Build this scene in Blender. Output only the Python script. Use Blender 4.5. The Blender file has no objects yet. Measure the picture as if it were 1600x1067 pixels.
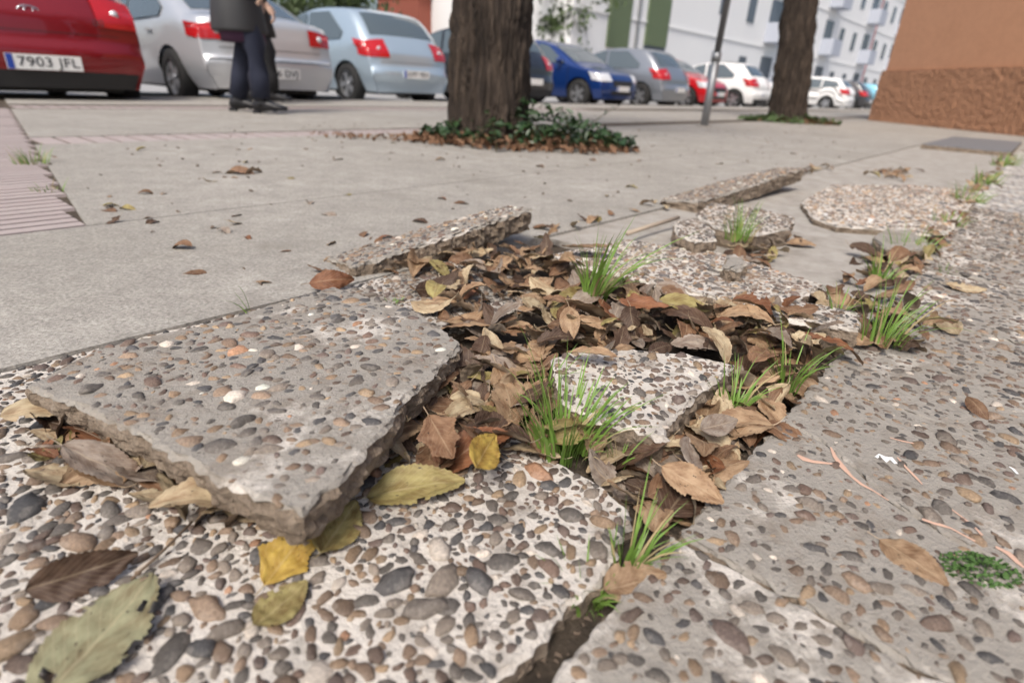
import bpy, bmesh, math, random
import numpy as np
from mathutils import Vector, Matrix, Euler, noise
random.seed(11)
R = math.radians
sc = bpy.context.scene
col = sc.collection

# ------------------------------------------------------------------ camera, sky, sun, exposure
CAM_H, PITCH, ROLL, FOC = 0.34, R(24.4), R(3.1), 20.0
cam = bpy.data.cameras.new('camera'); camo = bpy.data.objects.new('camera', cam); col.objects.link(camo)
fw = Vector((0, math.cos(PITCH), -math.sin(PITCH))); rt = Vector((1, 0, 0)); up = Vector((0, math.sin(PITCH), math.cos(PITCH)))
rc = math.cos(ROLL) * rt + math.sin(ROLL) * up; uc = -math.sin(ROLL) * rt + math.cos(ROLL) * up
camo.matrix_world = Matrix(((rc.x, uc.x, -fw.x, 0), (rc.y, uc.y, -fw.y, 0), (rc.z, uc.z, -fw.z, CAM_H), (0, 0, 0, 1)))
cam.sensor_width = 36; cam.lens = FOC; cam.clip_start = 0.02; cam.clip_end = 3000
cam.dof.use_dof = True; cam.dof.focus_distance = 0.68; cam.dof.aperture_fstop = 4.0
sc.camera = camo
w = bpy.data.worlds.new('World'); sc.world = w; w.use_nodes = True
SUN_EL, SUN_AZ = R(52), R(-160)      # azimuth from +Y towards +X
nt = w.node_tree; bg = nt.nodes['Background']
sky = nt.nodes.new('ShaderNodeTexSky'); sky.sky_type = 'NISHITA'; sky.sun_disc = False
sky.sun_elevation = SUN_EL; sky.sun_rotation = SUN_AZ; sky.air_density = 1.0; sky.dust_density = 5.0; sky.ozone_density = 1.0
nt.links.new(sky.outputs[0], bg.inputs[0]); bg.inputs[1].default_value = 0.09
sun = bpy.data.lights.new('sun', 'SUN'); sun.energy = 1.5; sun.angle = R(14); sun.color = (1, .96, .9)
suno = bpy.data.objects.new('sun', sun); col.objects.link(suno); suno.location = (0, 0, 20)
sd = Vector((math.sin(SUN_AZ) * math.cos(SUN_EL), math.cos(SUN_AZ) * math.cos(SUN_EL), math.sin(SUN_EL)))
suno.rotation_euler = sd.to_track_quat('Z', 'Y').to_euler()
sc.view_settings.view_transform = 'Standard'; sc.view_settings.look = 'None'; sc.view_settings.gamma = 1.0
sc.view_settings.use_curve_mapping = False
sc.view_settings.exposure = 0.90

# ------------------------------------------------------------------ layout helpers (survey of the ground)
FPX = FOC / 36 * 1600
def at(px, py, z=0.0):              # photo pixel -> point on the horizontal plane at height z
    d = rc * (px - 800) - uc * (py - 533.5) + fw * FPX
    t = (z - CAM_H) / d.z
    return Vector((t * d.x, t * d.y, z))
def atd(px, depth, z=0.0):          # photo column at a depth along the lens axis -> ground point
    d = rc * (px - 800) - uc * (150 - 533.5) + fw * FPX
    d = d / FPX * depth
    return Vector((d.x, d.y, z))
U = Vector((.646, .763, 0)).normalized(); N = Vector((U.y, -U.x, 0))   # along the paving strip / across it
def ab(a, b, z=0.0):
    v = U * a + N * b; return Vector((v.x, v.y, z))
STRIP = math.atan2(U.y, U.x)

# ------------------------------------------------------------------ materials
MATS = {}
def mat(name, base=(.5, .5, .5), rough=.8, metal=0, coat=0, spec=.5, build=None, trans=0):
    if name in MATS: return MATS[name]
    m = bpy.data.materials.new(name); m.use_nodes = True; t = m.node_tree
    b = t.nodes['Principled BSDF']
    b.inputs['Base Color'].default_value = (*base, 1); b.inputs['Roughness'].default_value = rough
    b.inputs['Metallic'].default_value = metal; b.inputs['Coat Weight'].default_value = coat
    b.inputs['Specular IOR Level'].default_value = spec
    if build: build(t, b)
    MATS[name] = m; return m
def nd(t, typ, **kw):
    n = t.nodes.new('ShaderNode' + typ)
    for k, v in kw.items():
        if k.startswith('_'): setattr(n, k[1:], v)
        else: n.inputs[k.replace('_', ' ')].default_value = v
    return n
def coords(t, kind='Object', scale=(1, 1, 1)):
    tc = nd(t, 'TexCoord'); mp = nd(t, 'Mapping'); mp.inputs['Scale'].default_value = scale
    t.links.new(tc.outputs[kind], mp.inputs[0]); return mp.outputs[0]
def noi(t, vec, scale, detail=6, rough=.6, out='Fac'):
    n = nd(t, 'TexNoise'); n.inputs['Scale'].default_value = scale; n.inputs['Detail'].default_value = detail; n.inputs['Roughness'].default_value = rough
    if vec: t.links.new(vec, n.inputs['Vector'])
    return n.outputs[out]
def ramp(t, fac, stops, interp='LINEAR'):
    r = nd(t, 'ValToRGB'); r.color_ramp.interpolation = interp
    e = r.color_ramp.elements
    while len(e) > 1: e.remove(e[-1])
    e[0].position = stops[0][0]; e[0].color = (*stops[0][1], 1)
    for p, c in stops[1:]:
        x = e.new(p); x.color = (*c, 1)
    t.links.new(fac, r.inputs[0]); return r.outputs[0]
def mix(t, fac, a, b, mode='MIX'):
    m = nd(t, 'Mix', _data_type='RGBA', _blend_type=mode)
    def put(v, i):
        if hasattr(v, 'links') or hasattr(v, 'is_output'): t.links.new(v, m.inputs[i])
        else: m.inputs[i].default_value = (*v, 1) if isinstance(v, tuple) else v
    if isinstance(fac, (int, float)): m.inputs[0].default_value = fac
    else: t.links.new(fac, m.inputs[0])
    put(a, 6); put(b, 7); return m.outputs[2]
def math_(t, op, a, b=0.0):
    m = nd(t, 'Math', _operation=op)
    for i, v in enumerate((a, b)):
        if isinstance(v, (int, float)): m.inputs[i].default_value = v
        else: t.links.new(v, m.inputs[i])
    return m.outputs[0]
def bump(t, b, h, strength=.5, dist=.01):
    bn = nd(t, 'Bump'); bn.inputs['Strength'].default_value = strength; bn.inputs['Distance'].default_value = dist
    t.links.new(h, bn.inputs['Height']); t.links.new(bn.outputs[0], b.inputs['Normal'])
def bc(t, b, c): t.links.new(c, b.inputs['Base Color'])

def b_concrete(t, b):
    v = coords(t)
    big = noi(t, v, 1.3, 5); mid = noi(t, v, 9, 8, .7); fine = noi(t, v, 160, 4, .7)
    c = ramp(t, big, [(.3, (.30, .28, .245)), (.5, (.375, .352, .315)), (.7, (.44, .415, .375))])
    c = mix(t, ramp(t, mid, [(.35, (1, 1, 1)), (.62, (0, 0, 0))]), c, (.30, .28, .25))
    c = mix(t, .8, c, mix(t, 1.0, c, ramp(t, fine, [(.32, (.45, .44, .43)), (.52, (1, 1, 1)), (.7, (1.3, 1.3, 1.3))]), 'MULTIPLY')); c = mix(t, .55, c, mix(t, 1.0, c, ramp(t, noi(t, v, 38, 6, .75), [(.3, (.6, .59, .57)), (.6, (1.12, 1.12, 1.12))]), 'MULTIPLY'))
    st = ramp(t, noi(t, v, 3.1, 10, .75), [(.53, (0, 0, 0)), (.68, (.6, .6, .6))])
    bc(t, b, mix(t, st, c, (.21, .19, .16)))
    bump(t, b, math_(t, 'ADD', fine, math_(t, 'MULTIPLY', mid, .8)), .55, .006)
def b_slab(white):
    def f(t, b):
        v = coords(t)
        n1 = noi(t, v, 7, 6, .65); fine = noi(t, v, 220, 4, .7); mid = noi(t, v, 45, 6, .7)
        grey = mix(t, mid, (.215, .195, .17), (.41, .378, .33)); wht = mix(t, mid, (.44, .40, .355), (.75, .70, .63))
        lo = {0: .575, 1: .50, 2: .33}[white]
        c = mix(t, ramp(t, n1, [(lo, (0, 0, 0)), (lo + .07, (1, 1, 1))]), grey, wht)
        pits = ramp(t, noi(t, v, 130, 3), [(.30, (1, 1, 1)), (.37, (0, 0, 0))])
        c = mix(t, math_(t, 'MULTIPLY', pits, .75), c, (.10, .085, .07))
        dirt = ramp(t, noi(t, v, 16, 8, .7), [(.50, (0, 0, 0)), (.70, (.85, .85, .85))])
        bc(t, b, mix(t, dirt, c, (.20, .165, .13)))
        bump(t, b, math_(t, 'ADD', fine, math_(t, 'MULTIPLY', mid, 1.5)), .8, .004)
    return f
def b_edge(t, b):
    v = coords(t); mid = noi(t, v, 40, 8, .75); f = noi(t, v, 200, 4)
    c = ramp(t, mid, [(.3, (.11, .08, .054)), (.48, (.24, .185, .135)), (.62, (.33, .265, .20)), (.75, (.45, .39, .32))])
    bc(t, b, c); bump(t, b, math_(t, 'ADD', f, mid), 1.0, .008)
def b_pebble(attr):
    def f(t, b):
        if attr: a = nd(t, 'Attribute'); a.attribute_name = 'pcol'; c0 = a.outputs['Color']
        else: c0 = nd(t, 'ObjectInfo').outputs['Color']
        v = coords(t); sp = noi(t, v, 320 if attr else 4.2, 6, .75); ve = noi(t, v, 90 if attr else 1.1, 5, .65)
        c = mix(t, 1.0, c0, ramp(t, sp, [(.3, (.5, .5, .5)), (.7, (1.3, 1.3, 1.3))]), 'MULTIPLY')
        dust = ramp(t, ve, [(.5, (0, 0, 0)), (.75, (.4, .4, .4))])
        bc(t, b, mix(t, dust, c, (.40, .36, .31))); bump(t, b, sp, .55, .003)
    return f
def b_leaf(attr):
    def f(t, b):
        if attr: a = nd(t, 'Attribute'); a.attribute_name = 'pcol'; c0 = a.outputs['Color']; rnd = a.outputs['Alpha']
        else: oi = nd(t, 'ObjectInfo'); c0 = oi.outputs['Color']; rnd = oi.outputs['Random']
        uv = nd(t, 'UVMap'); s = nd(t, 'SeparateXYZ'); t.links.new(uv.outputs[0], s.inputs[0])
        av = math_(t, 'ABSOLUTE', math_(t, 'SUBTRACT', s.outputs[1], .5))
        mid = math_(t, 'LESS_THAN', av, .022)
        ph = math_(t, 'SUBTRACT', math_(t, 'MULTIPLY', s.outputs[0], 11.0), math_(t, 'MULTIPLY', av, 7.0))
        sv = math_(t, 'GREATER_THAN', math_(t, 'SINE', math_(t, 'MULTIPLY', ph, 6.2832)), .9)
        vein = math_(t, 'MAXIMUM', mid, math_(t, 'MULTIPLY', sv, .6))
        cmb = nd(t, 'CombineXYZ'); t.links.new(s.outputs[0], cmb.inputs[0]); t.links.new(s.outputs[1], cmb.inputs[1]); t.links.new(math_(t, 'MULTIPLY', rnd, 37.0), cmb.inputs[2])
        blot = noi(t, cmb.outputs[0], 3.2, 6, .65); spot = noi(t, cmb.outputs[0], 17, 3, .5)
        c = mix(t, ramp(t, blot, [(.35, (1, 1, 1)), (.62, (0, 0, 0))]), c0, mix(t, 1.0, c0, (.52, .42, .36), 'MULTIPLY'))
        c = mix(t, ramp(t, spot, [(.67, (0, 0, 0)), (.71, (1, 1, 1))]), c, (.035, .022, .015))
        c = mix(t, math_(t, 'MULTIPLY', vein, .4), c, mix(t, .5, c0, (.5, .4, .26)))
        geo = nd(t, 'NewGeometry')
        c = mix(t, math_(t, 'MULTIPLY', geo.outputs['Backfacing'], .4), c, (.40, .33, .24))
        bc(t, b, c); bump(t, b, math_(t, 'ADD', vein, math_(t, 'MULTIPLY', blot, 2.0)), .45, .002)
    return f
def b_grass(t, b):
    v = coords(t); bc(t, b, mix(t, noi(t, v, 30), (.07, .17, .02), (.23, .35, .07)))
def b_dirt(t, b):
    v = coords(t); n = noi(t, v, 60, 8, .75)
    bc(t, b, ramp(t, n, [(.3, (.035, .025, .018)), (.55, (.10, .075, .052)), (.75, (.20, .16, .12))])); bump(t, b, n, 1, .015)
def b_bed(t, b):
    v = coords(t); n = noi(t, v, 12, 8, .7); f = noi(t, v, 180, 4)
    c = ramp(t, n, [(.3, (.24, .215, .185)), (.6, (.37, .345, .31))]); bc(t, b, c); bump(t, b, f, .5, .005)
def b_bark(t, b):
    v = coords(t, scale=(1, 1, .16)); n = noi(t, v, 26, 8, .7); f = noi(t, v, 120, 5)
    bc(t, b, ramp(t, n, [(.3, (.012, .008, .006)), (.5, (.042, .029, .021)), (.72, (.125, .092, .068))])); bump(t, b, math_(t, 'ADD', n, math_(t, 'MULTIPLY', f, .3)), 1, .03)
def b_wall(rough):
    def f(t, b):
        v = coords(t); n = noi(t, v, 1.5, 6, .6); g = noi(t, v, 35 if rough else 120, 8, .75)
        n2 = noi(t, v, 9, 8, .8); c = mix(t, n, (.52, .265, .15), (.62, .33, .195)) if not rough else mix(t, n, (.50, .25, .14), (.62, .325, .19))
        c = mix(t, 1.0, c, ramp(t, n2, [(.3, (.82, .80, .78)), (.6, (1.06, 1.08, 1.08))]) if rough else ramp(t, n2, [(.3, (.88, .87, .86)), (.6, (1.03, 1.03, 1.03))]), 'MULTIPLY'); bc(t, b, mix(t, ramp(t, g, [(.3, (.5, .5, .5)), (.6, (0, 0, 0))]), c, (.28, .13, .07))); bump(t, b, g, 1.0 if rough else .5, .06 if rough else .006)
    return f
def b_tile(t, b):
    v = coords(t, 'Object'); n = noi(t, v, 5, 6, .7); f = noi(t, v, 120, 4)
    bc(t, b, mix(t, n, (.31, .25, .24), (.41, .36, .34))); bump(t, b, f, .4, .004)
def b_pebbly(t, b):   # far pebble slabs: the stones are too small to tell apart
    v = coords(t); vo = nd(t, 'TexVoronoi'); vo.inputs['Scale'].default_value = 52; t.links.new(v, vo.inputs[0])
    s = nd(t, 'SeparateColor'); t.links.new(vo.outputs['Color'], s.inputs[0])
    pc = ramp(t, s.outputs[0], [(0, (.10, .10, .11)), (.25, (.22, .17, .13)), (.45, (.15, .13, .125)), (.65, (.33, .25, .18)), (.85, (.20, .20, .21))], 'CONSTANT')
    m = ramp(t, vo.outputs['Distance'], [(.42, (0, 0, 0)), (.52, (1, 1, 1))])
    n = noi(t, v, 6, 5)
    bc(t, b, mix(t, m, pc, ramp(t, n, [(.45, (.33, .32, .30)), (.55, (.62, .59, .54))])))
    bump(t, b, math_(t, 'SUBTRACT', 1.0, vo.outputs['Distance']), .7, .006)
def b_asphalt(t, b):
    v = coords(t); n = noi(t, v, 90, 4); g = noi(t, v, .4, 4)
    bc(t, b, mix(t, g, mix(t, n, (.24, .24, .24), (.32, .32, .32)), (.36, .355, .35)))
def b_facade(t, b):
    v = coords(t); n = noi(t, v, .5, 6); bc(t, b, mix(t, n, (.74, .75, .76), (.82, .82, .81)))
def b_fol(t, b):
    v = coords(t); bc(t, b, mix(t, noi(t, v, 2.5, 4), (.02, .045, .015), (.085, .12, .035)))

M = lambda n: MATS[n]
mat('concrete', build=b_concrete, rough=.9)
for i in range(3): mat('slab%d' % i, build=b_slab(i), rough=.92)
mat('edge', build=b_edge, rough=.95)
mat('pebble', build=b_pebble(False), rough=.55); mat('pebble_attr', build=b_pebble(True), rough=.55)
mat('leaf', build=b_leaf(False), rough=.6, spec=.35); mat('leaf_attr', build=b_leaf(True), rough=.6, spec=.35)
mat('grass', build=b_grass, rough=.5); mat('dirt', build=b_dirt, rough=1); mat('bed', build=b_bed, rough=.95)
mat('bark', build=b_bark, rough=.95); mat('wall', build=b_wall(False), rough=.9); mat('plinth', build=b_wall(True), rough=.95)
mat('tile', build=b_tile, rough=.85); mat('pebbly', build=b_pebbly, rough=.8); mat('asphalt', build=b_asphalt, rough=.9)
mat('facade', build=b_facade, rough=.8); mat('foliage', build=b_fol, rough=.6)
mat('ivy', (.025, .055, .018), .4); mat('moss', (.05, .11, .02), .7)
mat('paint_peach', (.56, .36, .27), .8); mat('paint_white', (.8, .8, .79), .6)
mat('darktile', (.15, .15, .155), .8); mat('galv', (.30, .31, .32), .45, .7); mat('twig', (.13, .09, .06), .9)

# ------------------------------------------------------------------ mesh helpers
def link(name, me, m=None, parent=None, loc=None):
    o = bpy.data.objects.new(name, me); col.objects.link(o)
    if m is not None and me is not None and len(me.materials) == 0:
        for x in (m if isinstance(m, (list, tuple)) else [m]): me.materials.append(x)
    if loc is not None: o.location = loc
    if parent is not None: o.parent = parent
    return o
def mesh(name, vs, fs, smooth=False, mi=None):
    me = bpy.data.meshes.new(name); me.from_pydata([tuple(v) for v in vs], [], fs); me.update()
    if smooth: me.polygons.foreach_set('use_smooth', [True] * len(me.polygons))
    if mi is not None: me.polygons.foreach_set('material_index', mi)
    return me
class MB:
    def __init__(s): s.v = []; s.f = []; s.mi = []
    def add(s, vs, fs, m=0):
        k = len(s.v); s.v += [tuple(v) for v in vs]; s.f += [tuple(i + k for i in f) for f in fs]; s.mi += [m] * len(fs); return s
    def box(s, c, d, rz=0, m=0, taper=1.0):
        x, y, z = d[0] / 2, d[1] / 2, d[2] / 2; ca, sa = math.cos(rz), math.sin(rz)
        P = []
        for k in (-1, 1):
            q = taper if k > 0 else 1
            for i, j in ((-1, -1), (1, -1), (1, 1), (-1, 1)):
                X, Y = i * x * q, j * y * q; P.append((c[0] + X * ca - Y * sa, c[1] + X * sa + Y * ca, c[2] + k * z))
        return s.add(P, [(3, 2, 1, 0), (4, 5, 6, 7), (0, 1, 5, 4), (1, 2, 6, 5), (2, 3, 7, 6), (3, 0, 4, 7)], m)
    def tube(s, pts, rad, n=8, m=0, cap=True):
        pts = [Vector(p) for p in pts]; rad = rad if isinstance(rad, (list, tuple)) else [rad] * len(pts); rings = []
        V = []; F = []
        for i, p in enumerate(pts):
            d = (pts[min(i + 1, len(pts) - 1)] - pts[max(i - 1, 0)]).normalized()
            q = d.to_track_quat('Z', 'Y')
            for k in range(n):
                a = 2 * math.pi * k / n; V.append(p + q @ Vector((math.cos(a) * rad[i], math.sin(a) * rad[i], 0)))
        for i in range(len(pts) - 1):
            for k in range(n): F.append((i * n + k, i * n + (k + 1) % n, (i + 1) * n + (k + 1) % n, (i + 1) * n + k))
        if cap: F.append(tuple(range(n))[::-1]); F.append(tuple((len(pts) - 1) * n + k for k in range(n)))
        return s.add(V, F, m)
    def build(s, name, m, parent=None, smooth=False, loc=None):
        return link(name, mesh(name, s.v, s.f, smooth, s.mi), m, parent, loc)
def tag(o, label, cat, group=None):
    o['label'] = label; o['category'] = cat
    if group: o['group'] = group
    return o
def kind(o, k='structure'): o['kind'] = k; return o
def empty(name, loc, rz=0):
    o = bpy.data.objects.new(name, None); col.objects.link(o); o.location = loc; o.rotation_euler = (0, 0, rz); o.empty_display_size = .05; return o
def in_poly(x, y, P):
    c = False; j = len(P) - 1
    for i in range(len(P)):
        if (P[i][1] > y) != (P[j][1] > y) and x < (P[j][0] - P[i][0]) * (y - P[i][1]) / (P[j][1] - P[i][1]) + P[i][0]: c = not c
        j = i
    return c
def rnd_in(P):
    xs = [p[0] for p in P]; ys = [p[1] for p in P]
    while True:
        x, y = random.uniform(min(xs), max(xs)), random.uniform(min(ys), max(ys))
        if in_poly(x, y, P): return x, y

# ------------------------------------------------------------------ ground, road, concrete pavement
kind(link('road', mesh('road', [(-900, -600, -.12), (900, -600, -.12), (900, 1500, -.12), (-900, 1500, -.12)], [(0, 1, 2, 3)]), M('asphalt')))
KERB_B = -7.6
def prism_ab(a0, a1, b0, b1, z0, z1, mb=None, m=0):
    mb = mb or MB(); P = [ab(a0, b0), ab(a1, b0), ab(a1, b1), ab(a0, b1)]
    V = [(p.x, p.y, z0) for p in P] + [(p.x, p.y, z1) for p in P]
    return mb.add(V, [(3, 2, 1, 0), (4, 5, 6, 7), (0, 1, 5, 4), (1, 2, 6, 5), (2, 3, 7, 6), (3, 0, 4, 7)], m)
pave = kind(empty('pavement', (0, 0, 0)))
SL = lambda b: .31 + .146 * (-1.5 - b)
def panel(a0, a1, b0, b1, z=0.0):
    mb = MB(); sl = abs(a0 - .334) < .01
    P = [ab(SL(b0) + .012 if sl else a0, b0), ab(a1, b0), ab(a1, b1), ab(SL(b1) + .012 if sl else a0, b1)]
    mb.add([(p.x, p.y, -.12) for p in P] + [(p.x, p.y, z) for p in P], [(3, 2, 1, 0), (4, 5, 6, 7), (0, 1, 5, 4), (1, 2, 6, 5), (2, 3, 7, 6), (3, 0, 4, 7)]); o = mb.build('concrete_panel', M('concrete'), pave); return o
aa = [-9, -4.5, .33, 4.6, 9.2, 14, 19, 25, 32, 40, 60]
for i in range(len(aa) - 1):
    (panel(aa[i] + .002, aa[i + 1] - .002, -1.548, -.846) if i != 1 and i != 2 else (panel(-4.498, 4.598, -1.548, -.846) if i == 1 else None))
    if aa[i] > .3 or i == 0:
        panel(aa[i] + .004, aa[i + 1] - .004, -3.20, -1.553); panel(aa[i] + .004, aa[i + 1] - .004, -5.50, -3.52)
        panel(aa[i] + .004, aa[i + 1] - .004, -7.40, -6.08)
panel(-4.5, .328, -7.40, -6.08)
panel(-9, 60, .69, 6.5); panel(7.5, 60, -.85, .69)
panel(-4.5, -1.52, -6.07, -1.56)
mb = MB(); prism_ab(-9, 60, -6.09, -3.19, -.12, -.006, mb); prism_ab(-1.53, 1.1, -6.1, -1.54, -.12, -.0065, mb); prism_ab(-9, 60, -7.3, -.86, -.12, -.009, mb)
mb.build('joint_bed', M('dirt'), pave)
for i in range(12):
    prism_ab(-9 + i * 5.5, -9 + i * 5.5 + 5.49, KERB_B, -7.405, -.12, .004).build('kerb_stone', M('concrete'), pave)
# ribbed pink tiles
mb = MB()
for k in range(4): mb.box((0, -.075 + k * .05, -.004), (.194, .036, .008), m=0)
mb.box((0, 0, -.011), (.194, .194, .010))
rib_me = mesh('ribbed_tile', mb.v, mb.f); rib_me.materials.append(M('tile'))
def ribtile(a, b, rot=0):
    o = link('ribbed_tile', rib_me, None, pave, ab(a, b, random.uniform(-.002, .001))); o.rotation_euler = (0, 0, STRIP + rot)
for i in range(9):
    for j in range(20): ribtile(SL(-1.66 - j * .2) - .10 - i * .2, -1.66 - j * .2)
mb = MB(); mb.box((0, 0, -.006), (.083, .29, .012)); band_me = mesh('band_tile', mb.v, mb.f); band_me.materials.append(M('tile'))
for i in range(75):
    for bb in ((-3.36,) if i < 40 else ()) + (-5.79,):
        o = link('band_tile', band_me, None, pave, ab(SL(bb) + .07 + i * .1, bb, -.001 - (.009 * (i / 40) if bb > -4 else .003))); o.rotation_euler = (0, 0, STRIP)
# the bed below the loose slabs
kind(prism_ab(-1.2, 1.12, -.847, -.12, -.12, -.022).build('soil_bed', M('dirt'), None))
kind(prism_ab(1.12, 7.5, -.847, -.12, -.12, -.007).build('mortar_bed', M('bed'), None))

# ------------------------------------------------------------------ pebbles and slabs
PCOL = [(.085, .082, .08), (.12, .112, .105), (.062, .065, .072), (.17, .155, .14), (.15, .112, .085), (.20, .15, .105), (.105, .08, .068), (.13, .095, .08),
        (.27, .21, .145), (.075, .077, .083), (.20, .18, .16), (.12, .095, .088), (.22, .17, .13), (.10, .096, .092)]
def pebble_mesh(i):
    bm = bmesh.new(); bmesh.ops.create_icosphere(bm, subdivisions=2, radius=1)
    rx, ry, rz = 1.12, random.uniform(.5, .92), random.uniform(.38, .56); off = Vector((i * 7.3, 1.7 * i, 3))
    for v in bm.verts:
        k = 1 + .5 * noise.noise(v.co * 1.1 + off) + .26 * noise.noise(v.co * 2.1 + off)
        v.co = Vector((v.co.x * rx * k, v.co.y * ry * k, v.co.z * rz * k))
    me = bpy.data.meshes.new('pebble'); bm.to_mesh(me); bm.free()
    me.polygons.foreach_set('use_smooth', [True] * len(me.polygons)); me.materials.append(M('pebble')); return me
PEB = [pebble_mesh(i) for i in range(18)]
PEBV = [np.array([v.co[:] for v in m.vertices]) for m in PEB]; PEBF = [[tuple(p.vertices) for p in m.polygons] for m in PEB]
PINST = [0]
class Slab: pass
def slab(name, P, z=0.0, slope=(0, 0), th=.045, style=1, rough=.004, dens=1.0, size=(.0055, .0135), label=None, cat='paving slab', group=None,
         parent=None, indiv=True, exposed=.5, top_mat=None, side_rough=.006, chip=1.0, light=1.0):
    """P: outline (x, y) counter-clockwise; z: height of the top at the outline's centre; slope: dz/dx, dz/dy."""
    P = [Vector((p[0], p[1])) for p in P]
    if sum(P[i].x * P[(i + 1) % len(P)].y - P[(i + 1) % len(P)].x * P[i].y for i in range(len(P))) < 0: P.reverse()
    c = sum(P, Vector((0, 0))) / len(P)
    zf = lambda x, y: z + slope[0] * (x - c.x) + slope[1] * (y - c.y)
    ring = []; sd = random.uniform(0, 99); step = .0055 if c.length < 1.6 else .02
    for i in range(len(P)):
        a, b = P[i], P[(i + 1) % len(P)]; L = (b - a).length; n = max(2, int(L / step)); nr = Vector((b.y - a.y, a.x - b.x)) / max(L, 1e-6)
        for k in range(n):
            q = a.lerp(b, k / n)
            j = noise.noise(Vector((q.x * 22, q.y * 22, sd))) * 1.3 + noise.noise(Vector((q.x * 70, q.y * 70, sd + 5))) * .8 + noise.noise(Vector((q.x * 190, q.y * 190, sd + 9))) * .6
            ring.append(q + nr * j * rough)
    n = len(ring); V = []; F = []; MI = []
    lv = [(0, -.0028), (.03, -.0012), (.09, -.0003), (.2, .0), (.34, .001), (.5, -.001), (.66, -.0015), (.83, -.003), (1, -.006)]
    nrm = []
    for i in range(n):
        d = ring[(i + 1) % n] - ring[i - 1]; nrm.append(Vector((d.y, -d.x)).normalized())
    for li, (f, o) in enumerate(lv):
        for i in range(n):
            j = 0 if li == 0 else noise.noise(Vector((ring[i].x * 60, ring[i].y * 60, sd + li * 3.1))) * side_rough + noise.noise(Vector((ring[i].x * 150, ring[i].y * 150, sd + li * 7.1))) * side_rough * .6
            q = ring[i] + nrm[i] * (o + j); zz = zf(ring[i].x, ring[i].y) - f * th - (abs(noise.noise(Vector((ring[i].x * 55, ring[i].y * 55, sd)))) * .006 * chip if li in (1, 2) else 0)
            V.append((q.x - c.x, q.y - c.y, zz))
    for li in range(len(lv) - 1):
        for i in range(n):
            F.append((li * n + i, (li + 1) * n + i, (li + 1) * n + (i + 1) % n, li * n + (i + 1) % n)); MI.append(0 if li < 2 else 1)
    F.append(tuple(range(n))); MI.append(0); F.append(tuple((len(lv) - 1) * n + i for i in range(n))[::-1]); MI.append(1)
    me = mesh(name, V, F, False, MI)
    bm = bmesh.new(); bm.from_mesh(me); bmesh.ops.triangulate(bm, faces=[f for f in bm.faces if len(f.verts) > 4]); bm.to_mesh(me); bm.free()
    me.materials.append(top_mat or M('slab%d' % style)); me.materials.append(M('edge'))
    o = link(name, me, None, parent, (c.x, c.y, 0))
    if label: tag(o, label, cat, group)
    if dens > 0:
        xs = [p.x for p in P]; ys = [p.y for p in P]; area = abs(sum(P[i].x * P[(i + 1) % len(P)].y - P[(i + 1) % len(P)].x * P[i].y for i in range(len(P)))) / 2
        got = []; cell = {}; target = int(area * 9500 * dens); tries = 0
        q0 = Vector((0, 0, 1)).rotation_difference(Vector((-slope[0], -slope[1], 1)).normalized())
        while len(got) < target and tries < target * 16:
            tries += 1
            x, y = random.uniform(min(xs), max(xs)), random.uniform(min(ys), max(ys))
            if not in_poly(x, y, P): continue
            r = size[0] + (size[1] - size[0]) * random.random() ** 1.9
            if random.random() < .45: r *= random.uniform(.35, .65)
            k = (int(x // .03), int(y // .03)); ok = True
            for dx in (-1, 0, 1):
                for dy in (-1, 0, 1):
                    for (X, Y, Rr) in cell.get((k[0] + dx, k[1] + dy), ()):
                        if (X - x) ** 2 + (Y - y) ** 2 < ((r + Rr) * .73) ** 2: ok = False
            # stay off the rim
            for i in range(len(P)):
                a, b = P[i], P[(i + 1) % len(P)]; e = b - a
                if abs((x - a.x) * e.y - (y - a.y) * e.x) / e.length < r * .8: ok = False; break
            if not ok: continue
            cell.setdefault(k, []).append((x, y, r)); got.append((x, y, r))
        camd = lambda g: g[2] / max(.1, ((Vector((g[0], g[1], 0)) - Vector((0, 0, CAM_H))).length))
        got.sort(key=camd, reverse=True)
        sv, sf, scol = [], [], []; base = 0; cnt = 0
        for g in got:
            x, y, r = g; vi = random.randrange(len(PEB)); cc = random.choice(PCOL); j = random.uniform(.75, 1.25)
            if random.random() < .035: cc = (.55, .53, .50)
            if random.random() < .01: cc = (.33, .20, .13)
            cc = tuple(min(.8, q * j * f_ * light) for q, f_ in zip(cc, (.95, .86, .77))); sink = random.uniform(-.25, .12) * exposed * 2 * r * .5 - r * .12 * (1 - exposed) * 2
            rot = Euler((random.uniform(-.25, .25), random.uniform(-.25, .25), random.uniform(0, 6.28))).to_matrix()
            loc = Vector((x - c.x, y - c.y, zf(x, y) + sink))
            if indiv and cnt < 300 and camd(g) > .0072:
                p = link('pebble', PEB[vi], None, o, loc); p.rotation_euler = (q0.to_matrix() @ rot).to_euler(); p.scale = (r, r, r); p.color = (*cc, 1); cnt += 1
            else:
                mt = np.array((q0.to_matrix() @ rot)); vv = (PEBV[vi] * r) @ mt.T + np.array(loc)
                sv.append(vv); sf += [tuple(q + base for q in f) for f in PEBF[vi]]; scol += [cc] * len(vv); base += len(vv)
        PINST[0] += cnt
        if sv:
            me = mesh('pebbles', np.concatenate(sv), sf, True); ca = me.color_attributes.new('pcol', 'FLOAT_COLOR', 'POINT')
            ca.data.foreach_set('color', np.array([(*q, 1) for q in scol], dtype=np.float32).ravel())
            kind(link('pebbles', me, M('pebble_attr'), o), 'stuff')
    s = Slab(); s.o = o; s.z = zf; s.c = c; return s
def pxp(*p, z=0.0): return [at(x, y, z).to_2d() for x, y in p]
def abp(*p): return [ab(a, b).to_2d() for a, b in p]

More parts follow.
